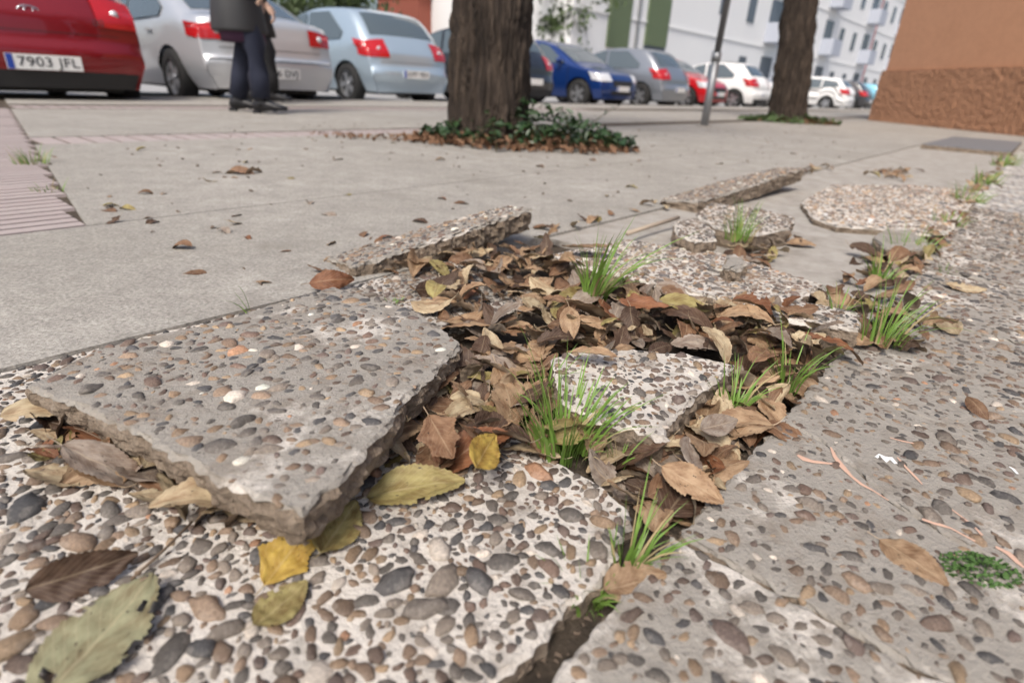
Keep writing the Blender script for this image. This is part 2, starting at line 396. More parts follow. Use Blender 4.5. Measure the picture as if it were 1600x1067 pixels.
# loose and broken slabs of the strip
G_FLAT = 'pebble slabs lying in the broken strip'
slab('paving_slab', abp((-.025, -.64), (-.025, -.152), (.30, -.152), (.372, -.164), (.388, -.20), (.392, -.34), (.38, -.64)), z=.0, style=2, dens=1.5, size=(.006, .0165), exposed=.85, rough=.004, light=1.25,
     label='white mortar slab crowded with bulging pebbles, along the soil gap under the tilted slab')
slab('paving_slab', abp((-.42, -.64), (-.42, -.152), (-.03, -.152), (-.03, -.64)), z=.0, style=2, dens=.9, size=(.006, .0155), exposed=.8, indiv=False,
     label='white pebble slab before the slab under the tilted one')
slab('paving_slab', abp((-.3, -.845), (-.3, -.643), (.378, -.643), (.378, -.845)), z=-.004, style=2, dens=1.1, size=(.006, .0145), exposed=.8,
     label='dirty pebble slab beside the concrete, mostly hidden under the tilted slab')
TILT = [at(40, 590, .052), at(200, 668, .054), at(440, 800, .062), at(478, 806, .062), at(560, 716, .063), at(640, 612, .063), at(722, 532, .056), at(640, 478, .046), at(520, 450, .032), at(330, 512, .032), at(150, 546, .038)]
_A = np.array([[p.x, p.y, 1] for p in TILT]); _s = np.linalg.lstsq(_A, np.array([p.z for p in TILT]), rcond=None)[0]
_c = _A.mean(0); tilted = slab('paving_slab', [p.to_2d() for p in TILT], z=float(_s @ _c), slope=(_s[0], _s[1]), th=.037, style=0, dens=.46, size=(.005, .0135), exposed=.5, rough=.0035, side_rough=.006, light=1.55,
     label='lifted grey cement slab with flush pebbles, tilted over leaves with its thick broken edge showing')
slab('paving_slab', abp((.395, -.84), (.395, -.57), (.80, -.57), (.80, -.84)), z=.0, style=1, dens=1.0, size=(.005, .012), exposed=.6,
     label='flat pebble slab behind the tilted slab, between the leaf heap and the concrete')
slab('broken_slab', [p.to_2d() for p in (at(862, 560, .03), at(880, 625, .03), at(935, 658, .026), at(1035, 684, .022), at(1090, 620, .022), at(1150, 570, .025), at(1075, 548, .03), at(900, 540, .034))], z=.027, slope=(-.03, .03), th=.05, style=2, dens=1.1, size=(.0045, .0105), exposed=.7, rough=.005, light=1.3,
     label='small white mortar chunk with dark pebbles sunk among grass and leaves', cat='paving slab')
slab('broken_slab', [p.to_2d() for p in (at(860, 395, .03), at(975, 368, .03), at(1120, 388, .03), at(1215, 420, .03), at(1290, 445, .03), at(1240, 470, .03), at(1130, 470, .03), at(1010, 440, .03), at(930, 420, .03))], z=.028, slope=(.0, -.03), th=.05, style=2, dens=.95, size=(.005, .0115), exposed=.7, light=1.5,
     label='white pebble slab behind the leaf heap and big grass tuft', cat='paving slab')
slab('broken_slab', [p.to_2d() for p in (at(1150, 472, .03), at(1215, 462, .03), at(1350, 490, .03), at(1345, 515, .03), at(1180, 492, .03))], z=.03, th=.05, style=2, dens=1.1, size=(.0045, .0105),
     label='narrow white pebble strip poking out of the leaf heap', cat='paving slab')
# the two pieces standing on edge along the concrete
def bar(P0, P1, z0, z1, width, th, label, style=1):
    d = (P1 - P0); L = d.length; d.normalize(); nn = Vector((-d.y, d.x)); c = (P0 + P1) / 2; g = (z1 - z0) / L
    pts = [P0, P0.lerp(P1, .5) - nn * .006, P1, P1 + nn * width * .8, P0.lerp(P1, .5) + nn * width * 1.05, P0 + nn * width]
    sl = d * g - nn * .12
    cc = sum(pts, Vector((0, 0))) / len(pts); zc = (z0 + z1) / 2 - .12 * (cc - c).dot(nn)
    return slab('broken_slab', pts, z=zc, slope=(sl.x, sl.y), th=th, style=style, dens=.9, size=(.0045, .010), exposed=.8, rough=.006, side_rough=.008, label=label, light=1.5)
bar(at(556, 433, .0).to_2d(), at(828, 383, .0).to_2d(), .022, .085, .12, .05, 'long broken slab edge rising like a ramp beside the concrete, leaves heaped against it')
bar(at(1090, 330, .0).to_2d(), at(1248, 296, .0).to_2d(), .03, .085, .14, .055, 'tipped slab fragment with a raised ragged end, beside the small grassy slabs')
slab('broken_slab', pxp((1052, 352), (1056, 378), (1085, 392), (1118, 388), (1110, 362), (1085, 345), z=.03), z=.045, slope=(0, -.05), th=.06, style=2, dens=1.0, size=(.004, .009), indiv=False,
     label='small white slab chunk tilted against the grassy fragment', cat='paving slab')
slab('broken_slab', pxp((1086, 342), (1120, 362), (1180, 372), (1236, 362), (1240, 346), (1180, 330), (1110, 322), z=.03), z=.04, th=.055, style=2, dens=1.0, size=(.005, .010), indiv=False,
     label='white slab fragment with a grass tuft growing on its near edge', cat='paving slab')
slab('broken_slab', pxp((1252, 312), (1275, 338), (1310, 349), (1360, 352), (1478, 366), (1524, 312), (1535, 296), (1440, 287), (1300, 286), z=.02), z=.012, th=.03, style=2, dens=.5, size=(.006, .012), indiv=False, light=1.9,
     label='wide pebble slab with a rounded broken near edge beyond the bare bed', cat='paving slab')
slab('stone', pxp((1362, 372), (1385, 388), (1440, 392), (1452, 378), (1420, 360), (1385, 358), z=.02), z=.022, th=.035, style=0, dens=0, label='smooth flat grey stone lying in leaves at the bare bed', cat='stone')
slab('stone', pxp((1126, 418), (1132, 432), (1152, 434), (1160, 420), (1145, 408), z=.04), z=.055, th=.05, style=1, dens=0, rough=.008, label='small pale mortar lump behind the white pebble slab', cat='stone')
slab('paving_slab', [ab(6.3, -.78).to_2d(), ab(6.3, -.16).to_2d(), ab(8.6, -.16).to_2d(), ab(8.6, -.78).to_2d()], z=.03, th=.05, style=0, dens=0, top_mat=M('darktile'), label='dark grey smooth slab near the orange wall', cat='paving slab')
# intact rows right of the gap
pp = kind(empty('pebble_pavement', (0, 0, 0)))
crack = [(.640, -.127), (.628, -.076), (.60, -.04), (.565, 0.0), (.548, .05), (.540, .10), (.528, .16), (.52, .27)]
rs = dict(light=1.2, style=0, chip=.5, rough=.0026, size=(.0045, .0125), exposed=.5, parent=pp)
rowslab = []
rk = dict(rs, rough=.0006, chip=.25)
rowslab.append(slab('paving_slab', abp(*([(.383, -.127), (.383, .27)] + [(a - .0012, b) for a, b in crack[::-1]])), dens=.5, **rk))
rowslab.append(slab('paving_slab', abp(*([(a + .0012, b) for a, b in crack] + [(.778, .27), (.778, -.127)])), dens=.5, **rk))
rowslab.append(slab('paving_slab', abp((-.02, -.127), (-.02, .27), (.378, .27), (.378, -.132), (.30, -.128)), dens=.6, **dict(rs, style=1, size=(.005, .014), exposed=.5)))
for k in range(-2, 18):
    a0 = -.02 + .4 * k
    for row in range(2):
        b0, b1 = (-.127, .27) if row == 0 else (.275, .68)
        if row == 0 and k in (0, 1): continue
        far = a0 > 2.6 or k < 0
        slab('paving_slab', abp((a0 + .002, b0), (a0 + .002, b1), (a0 + .396, b1), (a0 + .396, b0)), z=random.uniform(-.003, .003), dens=0 if far else .55,
             top_mat=M('pebbly') if far else None, indiv=(a0 < 1.5), **dict(rs, style=1 if k > 2 else 0))
mb = MB(); prism_ab(-1, 7.5, -.118, .70, -.12, -.007, mb); mb.build('joint_fill', M('edge'), pp)
# paint on the right slabs
def splash(pts, wd, m, name='paint_drip', z=.0010):
    q = [at(*p) for p in pts]; V = []; F = []
    for i, p in enumerate(q):
        d = (q[min(i + 1, len(q) - 1)] - q[max(0, i - 1)]).normalized(); s = Vector((-d.y, d.x, 0)) * wd[i] * random.uniform(.4, .85)
        V += [p + s + Vector((0, 0, z)), p + Vector((0, 0, z + .0006)), p - s + Vector((0, 0, z))]
    for i in range(len(q) - 1):
        for k in (0, 1): F.append((i * 3 + k, i * 3 + k + 1, i * 3 + k + 4, i * 3 + k + 3))
    link(name, mesh(name, V, F, True), m, pp)
pk = M('paint_peach')
splash([(1246, 712), (1256, 718), (1270, 722), (1288, 724), (1303, 726)], [.003, .006, .006, .003, .0015], pk)
splash([(1298, 700), (1304, 714), (1316, 730), (1330, 745), (1345, 757), (1365, 768), (1388, 783)], [.002, .003, .004, .0035, .003, .0025, .001], pk)
splash([(1402, 716), (1418, 734), (1430, 746), (1441, 758)], [.0015, .003, .003, .001], pk)
splash([(1390, 685), (1410, 690), (1428, 694)], [.001, .002, .001], pk)
splash([(1440, 812), (1460, 818), (1485, 826), (1520, 845), (1540, 852)], [.003, .005, .002, .0015, .001], pk)
splash([(1470, 785), (1495, 803), (1520, 822), (1535, 838)], [.001, .0018, .0022, .003], pk)
splash([(1555, 855), (1575, 865), (1590, 880), (1600, 888)], [.004, .005, .004, .002], pk)
pw = M('paint_white')
splash([(1368, 716), (1374, 712), (1384, 719), (1392, 717), (1400, 726)], [.002, .006, .008, .005, .003], pw); splash([(1576, 730), (1582, 733), (1590, 742)], [.001, .004, .002], pw)

# ------------------------------------------------------------------ leaves
LCOL = dict(brown=(.20, .115, .065), tan=(.33, .225, .135), pale=(.44, .36, .235), olive=(.30, .255, .10), dark=(.085, .05, .032), rust=(.20, .085, .04), grey=(.27, .225, .185), faded=(.29, .285, .17), yellow=(.40, .28, .06))
def leaf_mesh(i, wide=.52, curl=.6, cup=.3, twist=.3, torn=.1, lobes=0, name='leaf', inner=False):
    rs_ = random.Random(100 + i); NL, NW = 34, 5; V = []; UV = []; F = []
    for a in range(NL + 1):
        t = a / NL; wv = wide * .5 * (math.sin(math.pi * t ** .85) ** .75) * (1 - .15 * t)
        if lobes: wv *= 1 - .32 * abs(math.sin(math.pi * t * lobes + .5))
        for b in range(-NW, NW + 1):
            v = b / NW; ser = (1 + (.055 if a % 2 else -.02)) if abs(b) == NW else 1
            y = v * wv * ser; x = t - .5 + (.012 * abs(v) * (1 if a % 2 else 0))
            z = cup * abs(v) ** 1.3 * wv + .035 * noise.noise(Vector((t * 5 + i * 9, v * 2.2, i))) + .02 * math.sin(t * 40) * abs(v) * .35
            # bend along the length, twist
            tw = twist * (t - .5); y, z = y * math.cos(tw) - z * math.sin(tw), y * math.sin(tw) + z * math.cos(tw)
            if abs(curl) > .01:
                ang = curl * x; rr = 1 / curl; x, z = math.sin(ang) * (rr - z), rr - math.cos(ang) * (rr - z)
            V.append((x, y, z)); UV.append((t, v * .5 + .5))
    W_ = 2 * NW + 1
    holes = [(rs_.uniform(.12, .95), rs_.choice((-1, 1)) * rs_.uniform(.3 if inner else .85, 1.15), rs_.uniform(.03, .09)) for _ in range(int(torn * 34))]
    for a in range(NL):
        for b in range(2 * NW):
            t, v = (a + .5) / NL, (b + .5) / NW - 1
            if any((t - h[0]) ** 2 + ((v - h[1]) * .3) ** 2 < h[2] ** 2 for h in holes): continue
            F.append((a * W_ + b, (a + 1) * W_ + b, (a + 1) * W_ + b + 1, a * W_ + b + 1))
    b0 = NW; p = Vector(V[b0]); k = len(V); bend = rs_.uniform(-.06, .06)      # stalk
    for s in range(4):
        q = p + Vector((-.055 * s, bend * (s / 3) ** 2, .02 * s * s / 3)); V += [q + Vector((0, .007, 0)), q + Vector((0, 0, .008)), q - Vector((0, .007, 0))]; UV += [(0.02, .5)] * 3
    for s in range(3):
        for e in range(2): F.append((k + s * 3 + e, k + s * 3 + e + 1, k + s * 3 + e + 4, k + s * 3 + e + 3))
    me = mesh(name, V, F, True); uvl = me.uv_layers.new(name='UVMap')
    idx = np.zeros(len(me.loops), dtype=np.int32); me.loops.foreach_get('vertex_index', idx)
    uvl.data.foreach_set('uv', np.array(UV, dtype=np.float32)[idx].ravel()); me.materials.append(M('leaf')); return me, np.array(V), F, UV
LV = []
for i in range(16):
    cu_, cp_, tw_, to_ = random.choice((-1, 1)) * random.uniform(.1, 1.5), random.uniform(-.3, .8), random.uniform(-1.0, 1.0), random.choice((0, 0, .06, .14, .22))
    LV.append(leaf_mesh(i, wide=random.uniform(.42, .62), curl=cu_, cup=cp_, twist=tw_, torn=to_, lobes=(3 if i % 8 == 5 else 0))
              + ('lobed' if i % 8 == 5 else 'ragged edged' if to_ > .1 else 'tightly curled' if abs(cu_) > 1.25 else 'folded' if cp_ > .6 else 'twisted' if abs(tw_) > .6 else 'gently curved',))
FLAT = [leaf_mesh(40 + i, wide=(.62, .5, .66)[i], curl=(.35, -.3, .5)[i], cup=(.15, .3, .1)[i], twist=.15, torn=(0, .05, .15)[i]) for i in range(3)]
ROT = leaf_mesh(71, wide=.68, curl=.3, cup=.12, twist=.2, torn=.28, inner=True)
LOBED = leaf_mesh(50, wide=.75, curl=.4, cup=.2, twist=.4, torn=.05, lobes=2.5)
def lowest(V, rot, s): return float(((V * s) @ np.array(rot.to_matrix()).T)[:, 2].min())
def leaf(p, size, rz, c='brown', var=None, tilt=(0, 0), label=None, group=None, sit=True, lift=0.0):
    var = var or random.choice(LV); e = Euler((tilt[0], tilt[1], rz))
    z = p[2] + lift - (lowest(var[1], e, size) * .55 if sit else 0)
    o = link('dead_leaf', var[0], None, None, (p[0], p[1], z)); o.rotation_euler = e; o.scale = (size,) * 3
    j = random.uniform(.8, 1.2); cc = LCOL[c]; o.color = (cc[0] * j, cc[1] * j, cc[2] * j, 1)
    tag(o, label, 'leaf', group); return o
HEAP = [pxp((850, 575), (850, 500), (1000, 480), (1130, 488), (1290, 525), (1250, 600), (1170, 590), (1075, 575), (900, 572), (865, 575)), pxp((640, 455), (690, 425), (760, 420), (840, 395), (900, 430), (960, 452), (1060, 458), (1150, 478), (1200, 500), (1290, 470), (1400, 470), (1490, 508), (1440, 545), (1320, 560), (1260, 600), (1180, 560), (1060, 545), (880, 545), (850, 640), (760, 660), (720, 700), (640, 640), (735, 540)),
        pxp((590, 700), (650, 620), (720, 560), (850, 560), (870, 640), (930, 690), (790, 715), (720, 730), (640, 760)),
        pxp((1050, 690), (1110, 610), (1170, 560), (1270, 580), (1210, 660), (1130, 740), (1120, 790), (1040, 800), (960, 760), (920, 715)),
        pxp((1130, 398), (1240, 365), (1250, 385), (1180, 425), (1130, 425)),
        pxp((1330, 400), (1450, 375), (1490, 350), (1460, 400), (1390, 450), (1340, 440)),
        pxp((590, 425), (700, 400), (825, 388), (850, 420), (700, 430)),
        pxp((90, 650), (180, 690), (320, 750), (440, 810), (400, 830), (250, 790), (60, 720))]
HN = [(26, 110), (74, 260), (34, 80), (38, 90), (9, 16), (15, 30), (16, 24), (10, 24)]
HL = ['piled against the back of the white chunk', 'heaped between the tilted slab and the white slabs', 'in the hollow beside the tilted slab', 'along the soil gap by the white chunk', 'at the grassy slab fragment', 'on the bare bed by the long joint', 'under the ramp-like slab edge', 'under the front of the tilted slab']
CW = ['brown'] * 6 + ['tan'] * 7 + ['pale'] * 4 + ['dark'] * 3 + ['rust'] * 1 + ['grey'] * 3 + ['olive'] * 2
CT = dict(brown='brown', tan='light tan', pale='pale straw', olive='olive yellow', dark='dark brown', rust='rusty orange', grey='greyish', yellow='yellow')
HM = [.028, .020, .022, .014, .01, .012, .012, .006]; HB = [.004, -.008, -.010, -.024, .0, -.012, .0, .0]
sv, sf, su, scl = [], [], [], []; base = 0
for P, (n1, n2), where, hm, hb in zip(HEAP, HN, HL, HM, HB):
    for k in range(n2):          # the lower layers: nobody could count these
        x, y = rnd_in(P); var = random.choice(LV); s = random.uniform(.035, .062)
        e = Euler((random.gauss(0, .45), random.gauss(0, .45), random.uniform(0, 6.28)))
        zz = hb + random.random() * hm - lowest(var[1], e, s) * .6
        vv = (var[1] * s) @ np.array(e.to_matrix()).T + np.array((x, y, zz)); sv.append(vv); sf += [tuple(q + base for q in f) for f in var[2]]; su += var[3]
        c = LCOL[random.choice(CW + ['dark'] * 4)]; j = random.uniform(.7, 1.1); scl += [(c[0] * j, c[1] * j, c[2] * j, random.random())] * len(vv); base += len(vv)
    for k in range(n1):
        x, y = rnd_in(P); c = random.choice(CW); vr = random.choice(LV); sz = random.uniform(.054, .100)
        leaf((x, y, hb + hm * random.uniform(.5, 1.15)), sz, random.uniform(0, 6.28), c, vr, tilt=(random.gauss(0, .27), random.gauss(0, .27)),
             label='%s%s %s leaf %s' % ('small ' if sz < .06 else 'large ' if sz > .077 else '', vr[4], CT[c], where), group='dead leaves ' + where)
for k in range(190):
    if k < 110: a_ = 1.3 + 5.2 * random.random() ** 1.6; q = ab(a_, random.gauss(-.15, .035))
    elif k < 160: a_ = 1.0 + 2.6 * random.random(); q = ab(a_, random.gauss(-.85, .03))
    else: q = at(random.gauss(1395, 16), random.gauss(272, 4))
    var = random.choice(LV); s_ = random.uniform(.035, .065); e = Euler((random.gauss(0, .35), random.gauss(0, .35), random.uniform(0, 6.28)))
    vv = (var[1] * s_) @ np.array(e.to_matrix()).T + np.array((q.x, q.y, .004 - lowest(var[1], e, s_) * .5)); sv.append(vv); sf += [tuple(i_ + base for i_ in f) for f in var[2]]; su += var[3]
    c = LCOL[random.choice(CW)]; scl += [(c[0], c[1], c[2], random.random())] * len(vv); base += len(vv)
me = mesh('leaf_litter', np.concatenate(sv), sf, True); uvl = me.uv_layers.new(name='UVMap'); idx = np.zeros(len(me.loops), dtype=np.int32); me.loops.foreach_get('vertex_index', idx)
uvl.data.foreach_set('uv', np.array(su, dtype=np.float32)[idx].ravel()); ca = me.color_attributes.new('pcol', 'FLOAT_COLOR', 'POINT'); ca.data.foreach_set('color', np.array(scl, dtype=np.float32).ravel())
o = kind(link('leaf_litter', me, M('leaf_attr')), 'stuff'); o['label'] = 'matted lower layer of dead brown leaves filling the broken strip'
# the leaves one can point at
def L1(px, py, z, size, rz, c, label, var=None, tilt=(0, 0), lift=0): return leaf(at(px, py, z), size, rz, c, var, tilt, label, lift=lift)
L1(757, 712, .034, .054, R(75), 'yellow', 'yellow oval leaf with a purple brown tip in front of the grass tuft', FLAT[0], (R(38), 0))
L1(650, 768, .004, .088, R(10), 'olive', 'large olive tan leaf with clear veins on pebbles beside the tilted slab', FLAT[1], (R(14), R(-8)))
L1(690, 690, .030, .062, R(-60), 'brown', 'broad brown leaf with torn lobes leaning behind the yellow oval leaf', LOBED, (R(25), R(10)))
L1(455, 865, .004, .062, R(72), 'yellow', 'mustard yellow torn leaf on pebbles at the tilted slab corner', LOBED, (R(20), R(-12)))
L1(440, 945, .004, .045, R(60), 'olive', 'lower yellow leaf half tucked under the mustard torn leaf', FLAT[2], (R(8), 0))
L1(530, 825, .004, .062, R(80), 'olive', 'green and brown spotted leaf under the tilted slab corner', FLAT[0], (R(12), 0))
L1(160, 995, .006, .092, R(80), 'faded', 'big faded grey green leaf eaten by holes on the near pebbles', ROT, (0, R(-4)))
L1(135, 905, .006, .066, R(35), 'dark', 'folded dark brown leaf lying over the big faded leaf', FLAT[1], (R(66), 0))
L1(80, 745, .006, .062, R(165), 'pale', 'pale straw leaf on pebbles left of the tilted slab front', FLAT[1], (R(10), 0))
L1(215, 740, .008, .055, R(150), 'grey', 'weathered grey brown leaf against the tilted slab front edge', FLAT[0], (R(20), 0))
L1(238, 780, .006, .050, R(165), 'pale', 'narrow cream leaf below the weathered grey leaf', FLAT[1], (R(15), 0))
L1(370, 808, .006, .070, R(170), 'rust', 'rolled reddish brown leaf under the tilted slab edge', LV[5], (R(40), 0))
L1(830, 708, .004, .062, R(170), 'pale', 'pale cream leaf lying at the foot of the front grass tuft', FLAT[1], (R(18), 0))
L1(925, 553, .045, .062, R(175), 'tan', 'long tan leaf lying flat on the top of the white chunk', FLAT[1], (R(5), 0))
L1(1080, 762, .012, .062, R(-35), 'tan', 'large tan folded leaf hanging over the soil gap', FLAT[1], (R(35), R(10)))
L1(1075, 715, .012, .055, R(80), 'grey', 'greyish pale leaf standing in the soil gap', FLAT[0], (R(40), 0))
L1(1122, 668, .012, .045, R(15), 'grey', 'round grey leaf with a frilled edge beside the white chunk', FLAT[0], (R(30), R(-10)))
L1(990, 915, -.004, .055, R(20), 'tan', 'tan leaf wedged in the soil gap beside a small grass tuft', FLAT[2], (R(20), 0))
L1(1425, 878, .001, .055, R(-60), 'tan', 'curved tan leaf on grey slab beside the moss', LV[2], (R(20), 0))
L1(1525, 642, .001, .040, R(-80), 'brown', 'small curled brown leaf alone on the grey slabs', LV[7], (R(30), R(20)))
L1(1508, 452, .001, .075, R(-15), 'pale', 'pale green dried leaf on pebble slab right of the joint', FLAT[2], (R(8), 0))
L1(1252, 382, .0, .075, R(-5), 'tan', 'light tan leaf with curled tip on the bare bed', FLAT[1], (R(15), 0))
L1(915, 388, .045, .10, R(190), 'tan', 'wide flat tan leaf behind the big grass tuft', FLAT[0], (R(10), 0))
L1(1065, 478, .04, .085, R(-20), 'olive', 'dull olive leaf arched over the heap beside the big grass tuft', FLAT[1], (R(15), 0))
L1(1005, 478, .045, .075, R(-12), 'rust', 'rolled rust brown leaf beside the big grass tuft', LV[5], (R(20), 0))
L1(520, 445, .012, .080, R(25), 'rust', 'rust brown serrated leaf edge between concrete and flat pebble slab', LV[1], (R(60), 0))
L1(375, 272, 0, .10, R(10), 'brown', 'crumpled brown leaf clump alone on the concrete', LV[4], (R(20), 0)); L1(395, 271, 0, .09, R(70), 'tan', 'tan leaf in the crumpled clump on the concrete', LV[6], (R(-20), 0))
CONC = pxp((150, 350), (60, 250), (400, 190), (1300, 190), (1350, 240), (1200, 270), (830, 330), (520, 430), (300, 470))
CPX = [(150, 350), (60, 250), (400, 190), (1300, 190), (1350, 240), (1200, 270), (830, 330), (520, 430), (300, 470)]
for k in range(70):
    q_ = rnd_in(CPX); x, y = at(*q_)[:2]; c = random.choice(CW); vr = random.choice(LV); leaf((x, y, 0), random.uniform(.022, .055), random.uniform(0, 6.28), c, vr, tilt=(random.gauss(0, .2), random.gauss(0, .2)), label='%s %s dry leaf lying loose on the bare concrete' % (vr[4], CT[c]), group='loose leaves on the concrete')

mb = MB()
for k in range(900):
    if k < 420: x, y = rnd_in(CONC); zz = .001
    elif k < 700: a_ = random.uniform(-.1, 1.1); q = ab(a_, random.uniform(-.152, -.126)); x, y, zz = q.x, q.y, -.021
    else: x, y = rnd_in(HEAP[7]); zz = .001
    s_ = random.uniform(.002, .007) * (1.5 if k < 420 else .8); e = Euler((random.uniform(-.5, .5), random.uniform(-.5, .5), random.uniform(0, 6.28))).to_matrix(); c = Vector((x, y, zz + s_ * .3))
    mb.add([c + e @ Vector(v) * s_ for v in ((-1, -.4, -.2), (.9, -.5, -.2), (.7, .5, -.2), (-.8, .45, -.2), (0, 0, .35))], [(0, 1, 4), (1, 2, 4), (2, 3, 4), (3, 0, 4), (3, 2, 1, 0)])
o = kind(mb.build('crumbs', mat('crumb', (.13, .095, .07), .9)), 'stuff'); o['label'] = 'crumbs of leaf, bark and soil strewn over concrete and gap'

# ------------------------------------------------------------------ grass, moss
def tuft(px, py, z, n, h, spread, label, lean=(0, 0), wd=.0015, group=None):
    p = at(px, py, z); mb = MB()
    for k in range(int(n * 1.5)):
        a = random.uniform(0, 6.28); r = random.random() ** .5 * spread; b = Vector((math.cos(a) * r, math.sin(a) * r, -.012)); hh = 1.3 * h * random.uniform(.4, 1.3)
        dr = Vector((math.cos(a) * random.uniform(.15, 1.05) + lean[0], math.sin(a) * random.uniform(.15, 1.05) + lean[1], 0)); w0 = wd * random.uniform(.5, 1.3); q = Vector((-math.sin(a + .6), math.cos(a + .6), 0)); V = []; dro = random.uniform(.0, .45)
        for s in range(6):
            t = s / 5; c = b + dr * hh * (t ** 1.6) * .7 + Vector((0, 0, hh * (t - dro * t ** 2.5))); ww = w0 * (1 - t) ** .6 if s < 5 else 0
            V += [c - q * ww, c + Vector((0, 0, -.3 * ww)), c + q * ww]
        mb.add(V, [(s * 3 + e, s * 3 + e + 1, s * 3 + e + 4, s * 3 + e + 3) for s in range(5) for e in (0, 1)], 1 if random.random() < .16 else 0)
    o = mb.build('grass_tuft', [M('grass'), mat('dry_grass', (.34, .27, .14), .8)], None, True, p); return tag(o, label, 'grass', group or 'grass tufts in the broken strip')
tuft(928, 466, .025, 60, .095, .016, 'big bright grass tuft rising out of the leaf heap', (.35, -.05), .0022)
tuft(880, 692, .0, 110, .062, .036, 'dense short grass tuft at the near side of the white chunk', (0, 0), .0019)
tuft(850, 610, .005, 18, .06, .012, 'upright grass blades behind the dense short tuft')
tuft(968, 715, .0, 10, .035, .012, 'few grass blades under the white chunk corner')
tuft(985, 880, -.01, 34, .045, .016, 'small grass tuft in the soil gap by the tan leaf', (.3, .2))
tuft(915, 925, -.012, 34, .03, .016, 'low grass tuft at the near end of the soil gap')
tuft(1145, 630, .0, 24, .05, .016, 'grass tuft between white chunk and grey slab'); tuft(1228, 600, .0, 30, .06, .016, 'grass tuft with seed heads at the grey slab edge')
tuft(1380, 525, .02, 40, .075, .03, 'leafy grass tuft at the far end of the leaf heap', (.25, 0)); tuft(1310, 490, .02, 14, .05, .012, 'thin grass blades amid the heap by the narrow white strip')
tuft(1375, 440, .0, 34, .065, .022, 'grass tuft on the bare bed beside the long joint'); tuft(1410, 395, .0, 30, .06, .03, 'grass tuft by the flat grey stone')
tuft(1155, 368, .035, 36, .075, .03, 'grass tuft growing at the grassy slab fragment'); tuft(1510, 305, .0, 24, .06, .035, 'grass in the joint beside the wide far slab')
tuft(390, 484, .0, 2, .05, .004, 'lone curved grass blade between the tilted slab and the concrete', (-.4, 0)); tuft(1478, 425, .0, 10, .03, .012, 'tiny grass sprig on the pebble slabs right of the joint')
tuft(50, 255, .0, 60, .05, .05, 'low weeds in the joint by the ribbed pink tiles'); tuft(75, 298, .0, 24, .03, .035, 'small weeds lower along the ribbed tile joint')
for i_, (a_, n_, w_) in enumerate(((1.75, 26, 'by the bare bed end'), (2.25, 30, 'beside the rounded far slab'), (2.9, 40, 'just past the rounded far slab'), (3.8, 40, 'half way to the dark slab'), (5.2, 50, 'close before the dark slab'))):
    q = ab(a_, -.145); mb_ = tuft(800, 600, 0, n_, .045 + .006 * i_, .03 + .012 * i_, 'grass growing in the long joint ' + w_, (.1, 0), .002 + .0005 * i_); mb_.location = q
tuft(612, 470, .005, 24, .012, .014, 'speck of bright green weed at the back of the tilted slab')
def clump(name, p, n, rad, h, size, m, label, cat, thing=True):
    mb = MB()
    for k in range(n):
        a = random.uniform(0, 6.28); r = rad * random.random() ** .5; c = Vector((math.cos(a) * r, math.sin(a) * r * .6, random.random() * h * (1.1 - r / rad)))
        e = Euler((random.gauss(0, .5), random.gauss(0, .5), random.uniform(0, 6.28))).to_matrix(); s = size * random.uniform(.6, 1.3)
        mb.add([c + e @ Vector(v) * s for v in ((-1, 0, 0), (-.3, .5, .1), (.5, .45, .05), (1, 0, -.1), (.5, -.45, .05), (-.3, -.5, .1))], [(0, 1, 2, 3, 4, 5)])
    o = mb.build(name, m, None, False, p)
    return tag(o, label, cat)
clump('moss_patch', at(1530, 890, 0), 420, .032, .010, .0022, M('moss'), 'green moss patch growing on the crack of the grey slab', 'moss')
# twigs
def twig(pts, r, label): tag(MB().tube(pts, r, 7).build('twig', M('twig') if r < .005 else mat('stick', (.38, .31, .24), .9), None, True), label, 'twig')
twig([at(205, 905, .004), at(255, 860, .006), at(300, 815, .010)], .0011, 'thin brown twig lying on the near pebbles')
twig([at(82, 660, .012), at(130, 672, .018), at(190, 700, .012)], .0008, 'pale grass stalk along the tilted slab front edge')
twig([at(980, 365, .02), at(1020, 352, .02), at(1060, 340, .024)], 6e-3, 'pale stick lying beside the slab fragments')

# ------------------------------------------------------------------ trees
def trunk_mesh(r0, r1, h, seed, lean=(0, 0)):
    V = []; F = []; NA, NR = 170, 110
    for i in range(NR + 1):
        t = i / NR; z = h * t ** 1.4 - .06; r = r1 + (r0 - r1) * (1 - t) ** 1.3 + .05 * r0 * math.exp(-max(z, 0) * 9)
        for k in range(NA):
            a = 2 * math.pi * k / NA; aw = a + .16 * noise.noise(Vector((math.cos(a) * 1.5, math.sin(a) * 1.5, z * 3.2 + seed))); q = Vector((math.cos(aw) * 4.5, math.sin(aw) * 4.5, z * 1.9 + seed))
            qf = Vector((q.x * 1.9, q.y * 1.9, q.z)); d = (abs(noise.noise(qf * 1.5)) * .17 + abs(noise.noise(Vector((q.x * 6, q.y * 6, q.z * 1.6)))) * .13 - .07) + noise.noise(Vector((math.cos(a), math.sin(a), z * .5 + seed))) * .04
            rr = r * (1 + d * 1.3 - .05); V.append((math.cos(a) * rr + lean[0] * z, math.sin(a) * rr + lean[1] * z, z))
    for i in range(NR):
        for k in range(NA): F.append((i * NA + k, i * NA + (k + 1) % NA, (i + 1) * NA + (k + 1) % NA, (i + 1) * NA + k))
    return mesh('trunk', V, F, True)
